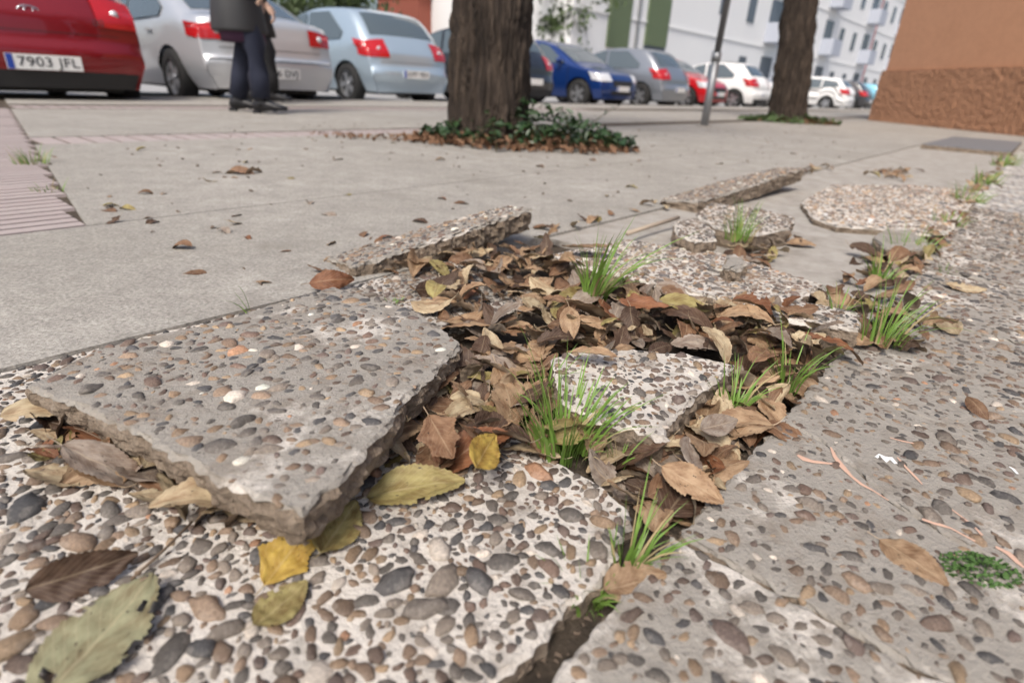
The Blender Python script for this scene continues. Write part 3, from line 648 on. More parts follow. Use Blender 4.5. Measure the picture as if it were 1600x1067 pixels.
def tree(p, r0, h, seed, label, crown_z, crown_r, leaves, lean=(0, 0), lm='foliage'):
    root = empty('street_tree', p); tag(root, label, 'tree', None)
    link('trunk', trunk_mesh(r0, r0 * .72, h, seed, lean), M('bark'), root)
    top = Vector((lean[0] * h, lean[1] * h, h - .1)); lb = MB(); ends = []
    for k in range(7):
        a = k * .9 + seed; d = Vector((math.cos(a), math.sin(a), .9 + .3 * (k % 3))).normalized(); L = crown_r * random.uniform(.7, 1.1); P = [top + d * L * t + Vector((0, 0, .25 * L * t * t)) for t in (0, .3, .6, 1)]
        lb.tube(P, [r0 * .5, r0 * .32, r0 * .18, r0 * .05], 8); ends += P[1:]
    lb.build('limb', M('bark'), root, True)
    mb = MB()
    for k in range(leaves):
        e = random.choice(ends); c = e + Vector((random.gauss(0, .5), random.gauss(0, .5), random.gauss(0, .4))) * crown_r * .28; s = random.uniform(.05, .11)
        q = Euler((random.uniform(-1, 1), random.uniform(-1, 1), random.uniform(0, 6.28))).to_matrix()
        mb.add([c + q @ Vector(v) * s for v in ((-1, 0, 0), (0, .5, 0), (1, 0, 0), (0, -.5, 0))], [(0, 1, 2, 3)])
    mb.build('crown', M(lm), root)
    return root
T1 = at(763, 222); T2 = atd(1238, 8.6)
tree(T1, .258, 3.2, 3, 'thick dark brown tree trunk in a leafy pit on the concrete pavement', 5, 2.6, 1500)
tree(T2, .285, 3.6, 17, 'grey brown tree trunk between the metal post and the orange wall', 5, 2.6, 1500, (-.12, 0))
# litter, ivy and shoots in the tree pits
def pit(p, rx, ry, n, name, label, m, size, h):
    mb = MB()
    for k in range(n):
        a = random.uniform(0, 6.28); r = random.random() ** .6; c = Vector((math.cos(a) * r * rx, math.sin(a) * r * ry, random.random() * h * (1.15 - r) + .01))
        e = Euler((random.gauss(0, .6), random.gauss(0, .6), random.uniform(0, 6.28))).to_matrix(); s = size * random.uniform(.5, 1.3)
        mb.add([c + e @ Vector(v) * s for v in ((-1, 0, 0), (-.4, .45, .12), (.4, .4, .05), (1, 0, -.15), (.4, -.4, .05), (-.4, -.45, .12))], [(0, 1, 2, 3), (0, 3, 4, 5)])
    o = mb.build(name, m, None, False, p); kind(o, 'stuff'); o['label'] = label
pit(T1 + Vector((.2, -.12, 0)), .72, .36, 1000, 'leaf_litter', 'brown leaf litter in the pit round the thick tree', mat('litter', (.16, .085, .045), .8), .03, .09)
pit(T1 + Vector((-.55, -.18, 0)), .5, .16, 160, 'leaf_litter', 'brown litter drifting left of the thick tree', M('litter'), .016, .02)
pit(T1 + Vector((.24, -.10, .02)), .64, .26, 900, 'ivy', 'dark green ivy round the foot of the thick tree', M('ivy'), .030, .23)
pit(T2 + Vector((0, -.1, 0)), .75, .45, 500, 'ground_cover', 'low green weeds round the farther tree', mat('weed', (.06, .10, .03), .6), .05, .14)
pit(T2 + Vector((.1, -.2, 0)), .6, .3, 260, 'leaf_litter', 'brown litter round the farther tree', M('litter'), .05, .06)
def shoot(px, py, h, lean, label):
    p = at(px, py); mb = MB(); P = [Vector((lean[0] * t * t, lean[1] * t, h * t)) for t in (0, .25, .5, .75, 1)]; mb.tube(P, [.004, .0035, .003, .002, .001], 5)
    o = mb.build('stem', mat('stem', (.08, .07, .03), .7)); o.location = p; o.name = 'elm_shoot'; lf = MB()
    for k in range(16):
        t = .25 + .75 * k / 15; c = Vector((lean[0] * t * t, lean[1] * t, h * t)); a = k * 2.4; d = Vector((math.cos(a), math.sin(a), .25)); s = .034; q = d.cross(Vector((0, 0, 1))).normalized()
        lf.add([c, c + d * s * .6 + q * s * .4, c + d * s * 1.5, c + d * s * .6 - q * s * .4], [(0, 1, 2, 3)])
    lf.build('leaves', M('ivy'), o); tag(o, label, 'plant', 'leafy shoots round the thick tree')
shoot(905, 225, .24, (.22, -.05), 'tall leafy shoot leaning right beside the thick tree'); shoot(868, 228, .2, (.02, -.05), 'shorter leafy shoot beside the thick tree')
for q_ in range(7): shoot(700 + q_ * 38, 226 + (q_ % 3) * 6, .10 + .05 * (q_ % 3), (.10 * math.sin(q_ * 2.1) + .04, -.06), ('curving ' if q_ % 2 else 'spreading ') + ('short', 'middling', 'taller')[q_ % 3] + ' ivy sprig among the litter round the thick tree')
shoot(975, 238, .09, (.05, -.03), 'low leafy sprig at the right end of the tree pit')

# ------------------------------------------------------------------ post and orange building
p = at(1100, 198); root = empty('metal_post', p); tag(root, 'slim grey galvanised metal post standing on the concrete pavement', 'post')
MB().tube([(0, 0, -.05), (0, 0, .70)], .043, 20).build('lower_tube', M('galv'), root, True); MB().tube([(0, 0, .69), (.05, 0, 3.4)], .034, 20).build('upper_tube', mat('galv_dark', (.16, .16, .165), .5, .6), root, True)
MB().tube([(0, 0, .66), (0, 0, .74)], .05, 20).build('collar', M('galv'), root, True); MB().tube([(0, 0, 0), (0, 0, .012)], .08, 20).build('base_ring', M('concrete'), root)
root = empty('orange_building', (0, 0, 0)); tag(root, 'orange brown rendered building with a rough plinth, at the pavement edge', 'building')
c0 = atd(1368, 11.5); d1 = Vector((.03, -1, 0)).normalized(); d2 = Vector((1, .03, 0)).normalized()
def bxy(o, u0, u1, v0, v1, z0, z1, name, m):
    P = [o + d1 * a + d2 * b for a, b in ((u0, v0), (u1, v0), (u1, v1), (u0, v1))]; V = [(q.x, q.y, z0) for q in P] + [(q.x, q.y, z1) for q in P]
    return link(name, mesh(name, V, [(0, 1, 2, 3), (7, 6, 5, 4), (4, 5, 1, 0), (5, 6, 2, 1), (6, 7, 3, 2), (7, 4, 0, 3)]), m, root)
bxy(c0, .04, 9, .04, 9, -.1, 7, 'wall', M('wall')); bxy(c0, 0, 9.04, 0, 9.04, -.1, .92, 'plinth', M('plinth'))
V = []; F = []; nu, nz = 420, 44
for i in range(nu + 1):
    for j in range(nz + 1):
        u_ = 9.04 * i / nu; z_ = -.1 + 1.0 * j / nz; q = c0 + d1 * u_ - d2 * (.012 + .022 * abs(noise.noise(Vector((u_ * 9, z_ * 9, 1)))) + .014 * noise.noise(Vector((u_ * 25, z_ * 25, 4)))); V.append((q.x, q.y, z_))
for i in range(nu):
    for j in range(nz): F.append((i * (nz + 1) + j, (i + 1) * (nz + 1) + j, (i + 1) * (nz + 1) + j + 1, i * (nz + 1) + j + 1))
link('roughcast', mesh('roughcast', V, F, True), M('plinth'), root)
bxy(c0, -.2, 9.2, -.2, 9.2, 7.01, 7.25, 'roof_slab', M('concrete'))

# ------------------------------------------------------------------ apartment building across the street
fc = mat('blind_green', (.12, .16, .085), .7); gl = mat('win_glass', (.10, .12, .15), .15); gy = mat('balcony', (.42, .45, .52), .7); rd = mat('pipe_red', (.6, .25, .25), .7)
F0 = Vector((7.6, 31.9, 0)); fU = Vector((.66, .75, 0)).normalized(); fN = Vector((fU.y, -fU.x, 0))
root = empty('apartment_building', F0); root.rotation_euler = (0, 0, math.atan2(fU.y, fU.x)); tag(root, 'long white apartment block with grey balconies and green blinds across the street', 'building')
def fb(name, x0, x1, z0, z1, y0, y1, m): return MB().box(((x0 + x1) / 2, (y0 + y1) / 2, (z0 + z1) / 2), (x1 - x0, y1 - y0, z1 - z0)).build(name, m, root)
fb('wall', -9, 130, -.12, 17, 0, 12, M('facade'))
fb('blind', -6.6, -5.0, 1.9, 4.1, -.10, -.003, fc); fb('blind', -3.6, -1.7, 2.2, 4.2, -.10, -.003, fc); fb('window', -3.6, -1.7, 1.5, 2.18, -.06, -.003, gl); fb('downpipe', -4.4, -4.3, 0, 17, -.12, -.004, M('galv'))
for k in range(34):
    x = 3 + k * 3.6
    for s in range(5):
        z = .2 + s * 3.05
        if k % 3 == 2:
            fb('balcony', x, x + 2.2, z + .1, z + 1.15, -.9, -.004, gy); fb('window', x + .2, x + 2.0, z + 1.16, z + 2.4, -.05, -.003, gl)
        else: fb('window', x + .5, x + 1.5, z + .9, z + 2.2, -.05, -.003, gl)
    if k % 3 == 0 and k > 6: fb('downpipe', x - .4, x - .3, 0, 17, -.1, -.004, rd)
for s in range(1, 6): fb('string_course', -9, 130, s * 3.05 + .02, s * 3.05 + .1, -.06, -.0035, M('facade'))

# ------------------------------------------------------------------ background trees
def bushy(px, depth, r, h, label, n=2600, trunk=True):
    p = atd(px, depth, -.12); root = empty('background_tree', p); tag(root, label, 'tree', 'trees behind the parked cars')
    MB().tube([(0, 0, 0), (.1, 0, h * .4), (0, 0, h * .8)], [.2, .16, .06], 8).build('trunk', M('bark'), root, True); mb = MB(); cl = [Vector((random.gauss(0, .45) * r, random.gauss(0, .45) * r, h * random.uniform(.3, 1))) for _ in range(26)]
    for k in range(n):
        c = random.choice(cl) + Vector((random.gauss(0, 1), random.gauss(0, 1), random.gauss(0, 1))) * r * .2; q = Euler((random.uniform(-1.5, 1.5), random.uniform(-1.5, 1.5), random.uniform(0, 6.28))).to_matrix(); s = random.uniform(.08, .2)
        mb.add([c + q @ Vector(v) * s for v in ((-1, 0, 0), (0, .5, 0), (1, 0, 0), (0, -.5, 0))], [(0, 1, 2, 3)])
    mb.build('crown', M('foliage'), root)
bushy(225, 20, 2.0, 5, 'dark green tree seen between the red and the silver white car'); bushy(300, 24, 2.6, 6, 'dark tree behind the silver white saloon'); bushy(470, 22, 2.4, 5.5, 'olive green tree behind the light blue hatchback')
bushy(560, 25, 2.2, 6, 'tall green tree above the light blue hatchback roof'); bushy(868, 24, 1.5, 6, 'dark conifer beside the green blinds of the white block')
root = empty('brick_kiosk', atd(672, 30, -.12), STRIP); tag(root, 'red brick kiosk with a white base far behind the parked cars', 'building')
MB().box((0, 0, .9), (4, 3, 1.8)).build('base', M('facade'), root); MB().box((0, 0, 2.9), (4.02, 3.02, 2.2)).build('brick_wall', mat('redbrick', (.30, .09, .06), .9), root); MB().box((0, 0, 4.1), (4.4, 3.4, .2)).build('roof', M('concrete'), root)

# ------------------------------------------------------------------ cars
rub = mat('rubber', (.018, .018, .018), .85); rim = mat('rim', (.55, .56, .58), .3, .8); glass = mat('car_glass', (.09, .115, .13), .04, 0, 0, .9); blk = mat('plastic', (.02, .02, .021), .6)
redl = mat('tail_red', (.45, .012, .015), .2, 0, .5); clr = mat('lamp_clear', (.7, .72, .75), .12, .2); plate_m = mat('plate', (.78, .78, .76), .5); ink = mat('ink', (.03, .03, .03), .6); eub = mat('plate_blue', (.02, .06, .35), .5); chrome = mat('chrome', (.7, .7, .72), .15, 1)
def paint(n, c, metal=.3): return mat('paint_' + n, c, .28, metal, .8)
def spl(P, k):
    out = []
    for i in range(len(P) - 1):
        p0, p1, p2, p3 = P[max(i - 1, 0)], P[i], P[i + 1], P[min(i + 2, len(P) - 1)]
        for j in range(k):
            t = j / k; out.append(tuple(.5 * (2 * p1[c] + (p2[c] - p0[c]) * t * .7 + (2 * p0[c] - 5 * p1[c] + 4 * p2[c] - p3[c]) * t * t * .7 + (3 * p1[c] - p0[c] - 3 * p2[c] + p3[c]) * t ** 3 * .7 + (p2[c] - p1[c]) * (.3 * 2) * (3 * t * t - 2 * t ** 3)) if False else p1[c] + (p2[c] - p1[c]) * t + .5 * ((t - 2 * t * t + t ** 3) * ((p2[c] - p0[c]) - 2 * (p2[c] - p1[c])) * .6 + (t ** 3 - t * t) * ((p3[c] - p1[c]) - 2 * (p2[c] - p1[c])) * .6) for c in (0, 1)))
    out.append(P[-1]); return out
HATCH = dict(L=4.0, W=1.72, H=1.49, zb=.92, wf=1.27, wr=-1.24, r=.31, prof=[(1.93, .22), (1.99, .42), (1.96, .62), (1.80, .78), (1.15, .95), (.35, 1.36), (-.3, 1.48), (-1.25, 1.42), (-1.72, 1.02), (-1.90, .80), (-1.93, .62), (-1.99, .5), (-1.94, .22)], ws=(4, 5), rw=(7, 8), side=[[(.85, .95), (.25, 1.32), (-.05, 1.38), (-.12, .95)], [(-.18, .95), (-.12, 1.38), (-.7, 1.38), (-1.15, 1.08), (-1.12, .97)]])
SALOON = dict(L=4.6, W=1.78, H=1.43, zb=.93, wf=1.42, wr=-1.33, r=.32, prof=[(2.22, .22), (2.29, .42), (2.25, .62), (2.08, .76), (1.25, .95), (.40, 1.36), (-.3, 1.43), (-1.0, 1.36), (-1.75, 1.05), (-2.15, 1.0), (-2.22, .80), (-2.24, .60), (-2.30, .52), (-2.25, .24)], ws=(4, 5), rw=(7, 8), side=[[(.95, .96), (.35, 1.30), (-.1, 1.34), (-.12, .96)], [(-.18, .96), (-.16, 1.34), (-.85, 1.29), (-1.25, 1.08), (-1.2, .98)]])
ESTATE = dict(HATCH, L=4.5, H=1.48, W=1.76, wf=1.4, wr=-1.3, prof=[(2.18, .22), (2.24, .42), (2.2, .62), (2.0, .78), (1.25, .95), (.45, 1.36), (-.3, 1.47), (-1.6, 1.40), (-2.05, 1.02), (-2.2, .80), (-2.2, .62), (-2.24, .5), (-2.2, .22)], side=[[(.95, .96), (.35, 1.32), (-.1, 1.37), (-.12, .96)], [(-.18, .96), (-.16, 1.37), (-.9, 1.35), (-.9, .97)], [(-.96, .98), (-.96, 1.34), (-1.55, 1.28), (-1.75, 1.06)]])
def car(spec, loc, label, pm, front=False, ref='rl', roof=None, group='cars parked along the kerb', plate=None, tail='hatch', bumper=None, plate_z=.5, strip=None, smooth_cut=None):
    L, W, H, zb = spec['L'], spec['W'], spec['H'], spec['zb']; prof = spec['prof']; k = 8; pr = spl(prof, k); nt_ = len(pr)
    def Wf(x, z):
        u = 1 - .11 * abs(x / (L / 2)) ** 3.2; t = 1 if z < zb else 1 - .20 * (z - zb) / (H - zb); lo = 1 if z > .42 else 1 - .10 * (.42 - z) / .2
        return W / 2 * u * t * lo
    def S(t, s):
        i = min(int(t), nt_ - 2); f = t - i; x = pr[i][0] + (pr[i + 1][0] - pr[i][0]) * f; z = pr[i][1] + (pr[i + 1][1] - pr[i][1]) * f; w_ = Wf(x, z)
        e = abs(s) ** 4; return Vector((x * (1 - .05 * e * abs(x / (L / 2)) ** 2), s * w_, z - .045 * e * (1 if z > zb - .05 else .2)))
    ang = math.atan2(-N.y, -N.x) + (math.pi if front else 0)
    wy = W / 2 - .10; rx, ry = {'rl': (spec['wr'], wy), 'fr': (spec['wf'], -wy), 'rc': (-L / 2, 0)}[ref]
    ca, sa = math.cos(ang), math.sin(ang); root = empty('parked_car', (loc.x - (rx * ca - ry * sa), loc.y - (rx * sa + ry * ca), -.12), ang); tag(root, label, 'car', group)
    NS = 12; V = []; F = []
    for i in range(nt_):
        for j in range(NS + 1): V.append(S(i, -1 + 2 * j / NS))
    for i in range(nt_ - 1):
        for j in range(NS): F.append((i * (NS + 1) + j, i * (NS + 1) + j + 1, (i + 1) * (NS + 1) + j + 1, (i + 1) * (NS + 1) + j))
    def zbot(x):
        for xw in (spec['wf'], spec['wr']):
            R_ = spec['r'] + .055
            if abs(x - xw) < R_: return .30 + math.sqrt(R_ * R_ - (x - xw) ** 2)
        return .22
    # side panels
    ed = [S(i, 1) for i in range(nt_)]; dense = []
    for i in range(nt_ - 1):
        n = max(1, int((ed[i] - ed[i + 1]).length / .04))
        for q in range(n): dense.append(ed[i].lerp(ed[i + 1], q / n))
    dense.append(ed[-1])
    for sgn in (1, -1):
        b0 = len(V); NR = 7
        for e in dense:
            zb_ = min(zbot(e.x), e.z)
            for r_ in range(NR + 1):
                z = e.z + (zb_ - e.z) * r_ / NR; y = e.y if r_ == 0 else Wf(e.x, z) * (1 + .012 * math.sin(min(1, max(0, (z - .3) / .6)) * math.pi)); V.append((e.x, sgn * y, z))
        for i in range(len(dense) - 1):
            for r_ in range(NR):
                q = (b0 + i * (NR + 1) + r_, b0 + (i + 1) * (NR + 1) + r_, b0 + (i + 1) * (NR + 1) + r_ + 1, b0 + i * (NR + 1) + r_ + 1); F.append(q if sgn > 0 else q[::-1])
    me = mesh('body', V, F, True); bm = bmesh.new(); bm.from_mesh(me); bmesh.ops.remove_doubles(bm, verts=bm.verts, dist=.0015); bmesh.ops.recalc_face_normals(bm, faces=bm.faces); bm.to_mesh(me); bm.free(); me.polygons.foreach_set('use_smooth', [True] * len(me.polygons))
    link('body', me, pm, root)
    def patch(t0, t1, s0, s1, off=.006, nt2=8, ns=8):
        V = []; F = []
        for i in range(nt2 + 1):
            for j in range(ns + 1):
                t = t0 + (t1 - t0) * i / nt2; s = s0 + (s1 - s0) * j / ns; p = S(t, s); d = S(min(t + .3, nt_ - 1.01), s) - S(max(t - .3, 0), s); c = d.cross(Vector((0, 1, 0))); c = (-c if c.x * p.x + (c.z if abs(p.x) < 1.6 else 0) < 0 else c).normalized(); V.append(p + c * off)
        for i in range(nt2):
            for j in range(ns): F.append((i * (ns + 1) + j, i * (ns + 1) + j + 1, (i + 1) * (ns + 1) + j + 1, (i + 1) * (ns + 1) + j))
        return V, F
    def strip_part(name, t0, t1, s0, s1, m, off=.006, par=None): v, f = patch(t0, t1, s0, s1, off); return link(name, mesh(name, v, f, True), m, par or root)
    strip_part('windscreen', spec['ws'][0] * k + 1.2, spec['ws'][1] * k - .3, -.86, .86, glass); strip_part('rear_window', spec['rw'][0] * k + 1.0, spec['rw'][1] * k - .8, -.84, .84, glass)
    if roof: strip_part('roof', spec['ws'][1] * k + .2, spec['rw'][0] * k + .6, -.97, .97, roof, .004)
    for poly in spec['side']:
        for sgn in (1, -1):
            bm = bmesh.new(); f = bm.faces.new([bm.verts.new((x, 0, z)) for x, z in poly]); bmesh.ops.triangulate(bm, faces=[f]); bmesh.ops.subdivide_edges(bm, edges=bm.edges, cuts=3, use_grid_fill=True)
            for v in bm.verts: v.co.y = sgn * (Wf(v.co.x, v.co.z) * 1.012 + .006)
            me = bpy.data.meshes.new('side_window'); bm.to_mesh(me); bm.free(); link('side_window', me, glass, root)
    # tail and head lamps: a piece on the end and a piece round the corner
    ti = [i for i in range(nt_) if pr[i][0] < -L / 2 + .45]; zt = lambda z: min((i for i in ti), key=lambda i: abs(pr[i][1] - z))
    hi = [i for i in range(nt_) if pr[i][0] > L / 2 - .5]; zh = lambda z: min((i for i in hi), key=lambda i: abs(pr[i][1] - z))
    lz = (.98, .74) if tail != 'saloon' else (.92, .74)
    for sgn in (1, -1):
        for (nm, z1, z0, mm, xs_, fn) in (('tail_lamp', lz[0], lz[1], redl, -1, zt), ('head_lamp', .76, .60, clr, 1, zh)):
            a, b = sorted((fn(z1), fn(z0)))
            v, f = patch(a, b, sgn * .60, sgn * 1.0, .012); kk = len(v); rim_ = [Vector(v[i * 9 + 8]) for i in range(9)]
            for i, p_ in enumerate(rim_):
                v.append(p_ + Vector((0, sgn * .008, 0)))
                for c_ in (1, 2, 3): x = p_.x - xs_ * .26 * c_ / 3; z = p_.z + .03 * c_ / 3; v.append((x, sgn * (Wf(x, z) * 1.012 + .010), z))
            f = f + [(kk + i * 4 + j, kk + i * 4 + j + 1, kk + (i + 1) * 4 + j + 1, kk + (i + 1) * 4 + j) for i in range(8) for j in range(3)] + [(i * 9 + 8, kk + i * 4, kk + (i + 1) * 4, (i + 1) * 9 + 8) for i in range(8)]
            lo_ = link(nm, mesh(nm, v, f, True), mm, root)
            if nm == 'tail_lamp':
                q = S((a + b) / 2, sgn * .8); MB().tube([(q.x - .012, q.y, q.z), (q.x - .022, q.y, q.z)], .035, 14).build('reverse_lamp', clr, lo_, True)
    zr = lambda z: zt(z); a, b = sorted((zr(.56), zr(.50)))
    strip_part('tailgate_seam', zr(.66) - .12, zr(.66) + .12, -.8, .8, blk, .004)
    strip_part('lower_bumper', zr(.36), nt_ - 1.02, -.97, .97, bumper or blk, .006)
    if strip: strip_part('bumper_strip', zr(.545) - .4, zr(.545) + .5, -.99, .99, blk, .012)
    a = zh(.52); strip_part('grille', zh(.62), zh(.50), -.55, .55, blk, .008); strip_part('lower_grille', zh(.40), zh(.30), -.6, .6, blk, .008)
    # plates
    for nm, xs_, fn in (('rear_plate', -1, zt), ('front_plate', 1, zh)):
        i = fn(plate_z if xs_ < 0 else .45); q = S(i, 0); e = empty(nm, (q.x + xs_ * .018, 0, plate_z if xs_ < 0 else .45)); e.parent = root; e.rotation_euler = (0, 0, math.pi / 2 if xs_ > 0 else -math.pi / 2)
        bp = MB().box((0, 0, 0), (.53, .012, .118)).build('plate', plate_m, e); MB().box((-.24, -.0075, 0), (.045, .004, .112)).build('blue_band', eub, e)
        if plate and xs_ < 0:
            cu = bpy.data.curves.new('number', 'FONT'); cu.body = plate; cu.size = .105; cu.align_x = 'CENTER'; cu.align_y = 'CENTER'; cu.extrude = .001; cu.space_character = 1.05; to = bpy.data.objects.new('tmp', cu); col.objects.link(to)
            me = bpy.data.meshes.new_from_object(to.evaluated_get(bpy.context.evaluated_depsgraph_get())); bpy.data.objects.remove(to)
            w_ = max(v.co.x for v in me.vertices) - min(v.co.x for v in me.vertices); sx = (.43 if len(plate) > 6 else .26) / w_
            t_ = link('number', me, ink, e, (.025 if len(plate) > 6 else .10, -.0085, 0)); t_.rotation_euler = (R(90), 0, 0); t_.scale = (sx, 1, 1)
    # wheels, mirrors, handles, underside
    tb = MB(); NA = 36; V = []; F = []; sec = [(-.095, .62), (-.10, .82), (-.085, .96), (-.04, 1), (.04, 1), (.085, .96), (.10, .82), (.095, .62)]; r = spec['r']
    for i in range(NA):
        a = 2 * math.pi * i / NA
        for (y, q) in sec: V.append((math.cos(a) * r * q, y, math.sin(a) * r * q))
    for i in range(NA):
        for j in range(7): F.append((i * 8 + j, i * 8 + j + 1, ((i + 1) % NA) * 8 + j + 1, ((i + 1) % NA) * 8 + j))
    tyre_me = mesh('tyre', V, F, True); rb = MB(); rb.tube([(0, -.02, 0), (0, .05, 0)], r * .62, 28)
    rimb = MB()
    for q in range(5):
        a = q * 2 * math.pi / 5; d = Vector((math.cos(a), 0, math.sin(a))); t = Vector((-math.sin(a), 0, math.cos(a))); h0, h1 = .05, .075; P = [d * .03 + t * .03, d * .03 - t * .03, d * r * .60 - t * .045, d * r * .60 + t * .045]
        rimb.add([p + Vector((0, h0, 0)) for p in P] + [p + Vector((0, h1, 0)) for p in P], [(0, 1, 2, 3), (7, 6, 5, 4), (0, 4, 5, 1), (1, 5, 6, 2), (2, 6, 7, 3), (3, 7, 4, 0)])
    rr = []
    for i in range(NA):
        a = 2 * math.pi * i / NA; rr += [(math.cos(a) * r * .66, .085, math.sin(a) * r * .66), (math.cos(a) * r * .58, .085, math.sin(a) * r * .58), (math.cos(a) * r * .58, .045, math.sin(a) * r * .58)]
    rimb.add(rr, [(i * 3 + j, i * 3 + j + 1, ((i + 1) % NA) * 3 + j + 1, ((i + 1) % NA) * 3 + j) for i in range(NA) for j in (0, 1)]); rimb.tube([(0, .05, 0), (0, .085, 0)], .035, 12)
    rim_me = mesh('rim', rimb.v, rimb.f); hub_me = mesh('hub', rb.v, rb.f)
    for xw in (spec['wf'], spec['wr']):
        for sgn in (1, -1):
            wo = link('wheel', hub_me, blk, root, (xw, sgn * wy, r)); wo.rotation_euler = (0, 0, 0 if sgn > 0 else math.pi); link('tyre', tyre_me, rub, wo); link('rim', rim_me, rim, wo)
    MB().box((0, 0, .37), (L - .5, W - .52, .38)).build('underbody', blk, root)
    for sgn in (1, -1):
        mm = MB(); y = sgn * (Wf(.75, .98) + .10); mm.add([Vector((.72 + .07 * math.cos(a) * c, y + .10 * math.sin(a) * c, 1.0 + .07 * s)) for s, c in ((-.9, .5), (-.4, .95), (.4, 1), (.9, .55)) for a in [q * math.pi / 4 for q in range(8)]], [(i * 8 + j, i * 8 + (j + 1) % 8, (i + 1) * 8 + (j + 1) % 8, (i + 1) * 8 + j) for i in range(3) for j in range(8)] + [tuple(range(24, 32)), tuple(range(7, -1, -1))]); mm.build('mirror', pm, root, True)
        for x in (-.02, -.9 if len(spec['side']) > 1 and spec is not HATCH else -.02): MB().box((x, sgn * (Wf(x, .84) * 1.012 + .015), .84), (.17, .025, .03)).build('door_handle', pm, root)
        for x in (-.15, .95): MB().box((x, sgn * (Wf(x, .6) * 1.01 + .003), .62), (.008, .008, .55)).build('door_seam', blk, root)
    return root, S, zt
HAT_I = dict(HATCH, L=4.3, W=1.78, wf=1.35, wr=-1.3, prof=[(x * 1.08, z) for x, z in HATCH['prof']])
redp = paint('red', (.23, .008, .012)); 
cr, S_, zt_ = car(HAT_I, atd(84, 5.0), 'dark red hatchback with an oval chrome emblem, parked beside the silver white saloon', redp, ref='rc', plate='7903 JFL', plate_z=.42)
# emblem and badge of the red car
i_ = zt_(.86); q_ = S_(i_, 0); em = empty('emblem', (q_.x - .02, 0, .81)); em.parent = cr; em.rotation_euler = (0, 0, -math.pi / 2)
MB().tube([(.075 * math.cos(a), 0, .040 * math.sin(a)) for a in [k * math.pi / 12 for k in range(25)]], .006, 6).build('ring', chrome, em, True)
eb = MB(); eb.tube([(-.040, 0, -.026), (-.018, 0, .028)], .007, 6); eb.tube([(.018, 0, -.028), (.040, 0, .026)], .007, 6); eb.tube([(-.028, 0, -.004), (.028, 0, .005)], .006, 6); eb.build('letter', chrome, em, True)
cu = bpy.data.curves.new('badge', 'FONT'); cu.body = 'i30'; cu.size = .075; cu.extrude = .003; to = bpy.data.objects.new('tmp', cu); col.objects.link(to); me = bpy.data.meshes.new_from_object(to.evaluated_get(bpy.context.evaluated_depsgraph_get())); bpy.data.objects.remove(to)
q_ = S_(zt_(.74), -.62); be = link('badge', me, chrome, cr, (q_.x - .02, q_.y + .06, .74)); be.rotation_euler = (R(90), 0, -math.pi / 2)
car(SALOON, atd(287, 7.1), 'silver white saloon with a black bumper strip, behind the walking pair', paint('silverwhite', (.55, .57, .60), .35), plate='6 DVJ', tail='saloon', strip=True, bumper=paint('silverwhite', (0, 0, 0)), plate_z=.42)
car(HATCH, atd(550, 9.5), 'light blue metallic three door hatchback, beside the silver white saloon', paint('lightblue', (.44, .54, .62), .45), plate='6397 FBX', bumper=paint('lightblue', (0, 0, 0)), plate_z=.5)
car(HATCH, atd(752, 11.6), 'black hatchback mostly hidden by the thick tree trunk', paint('black', (.015, .015, .018), .1))
car(HATCH, atd(905, 13.6), 'dark blue hatchback parked nose to the kerb, headlamp showing', paint('blue', (.008, .04, .19), .4), front=True, ref='fr')
car(HATCH, atd(1000, 15.2), 'grey hatchback with red tail lamps, between the dark blue and the bright red car', paint('grey', (.27, .29, .32), .5), bumper=paint('grey', (0, 0, 0)))
car(HATCH, atd(1073, 17.2), 'bright red car behind the metal post, nose to the kerb', paint('brightred', (.55, .012, .018), .1), front=True, ref='fr')
car(HATCH, atd(1147, 19.3), 'white hatchback with a black roof, just left of the farther tree', paint('white', (.78, .78, .78), 0), roof=blk)
car(HATCH, atd(1190, 21.8), 'white car between the black roofed white hatchback and the farther tree', paint('white', (0, 0, 0)), front=True, ref='fr')
car(ESTATE, atd(1293, 27.5), 'white estate car between the farther tree and the orange wall', paint('white', (0, 0, 0)), bumper=paint('white', (0, 0, 0)))
car(HATCH, atd(1333, 30.5), 'dark grey car past the white estate', paint('darkgrey', (.06, .06, .065), .3)); car(HATCH, atd(1362, 33.5), 'pale turquoise car at the orange wall corner', paint('turq', (.18, .45, .58), .3))

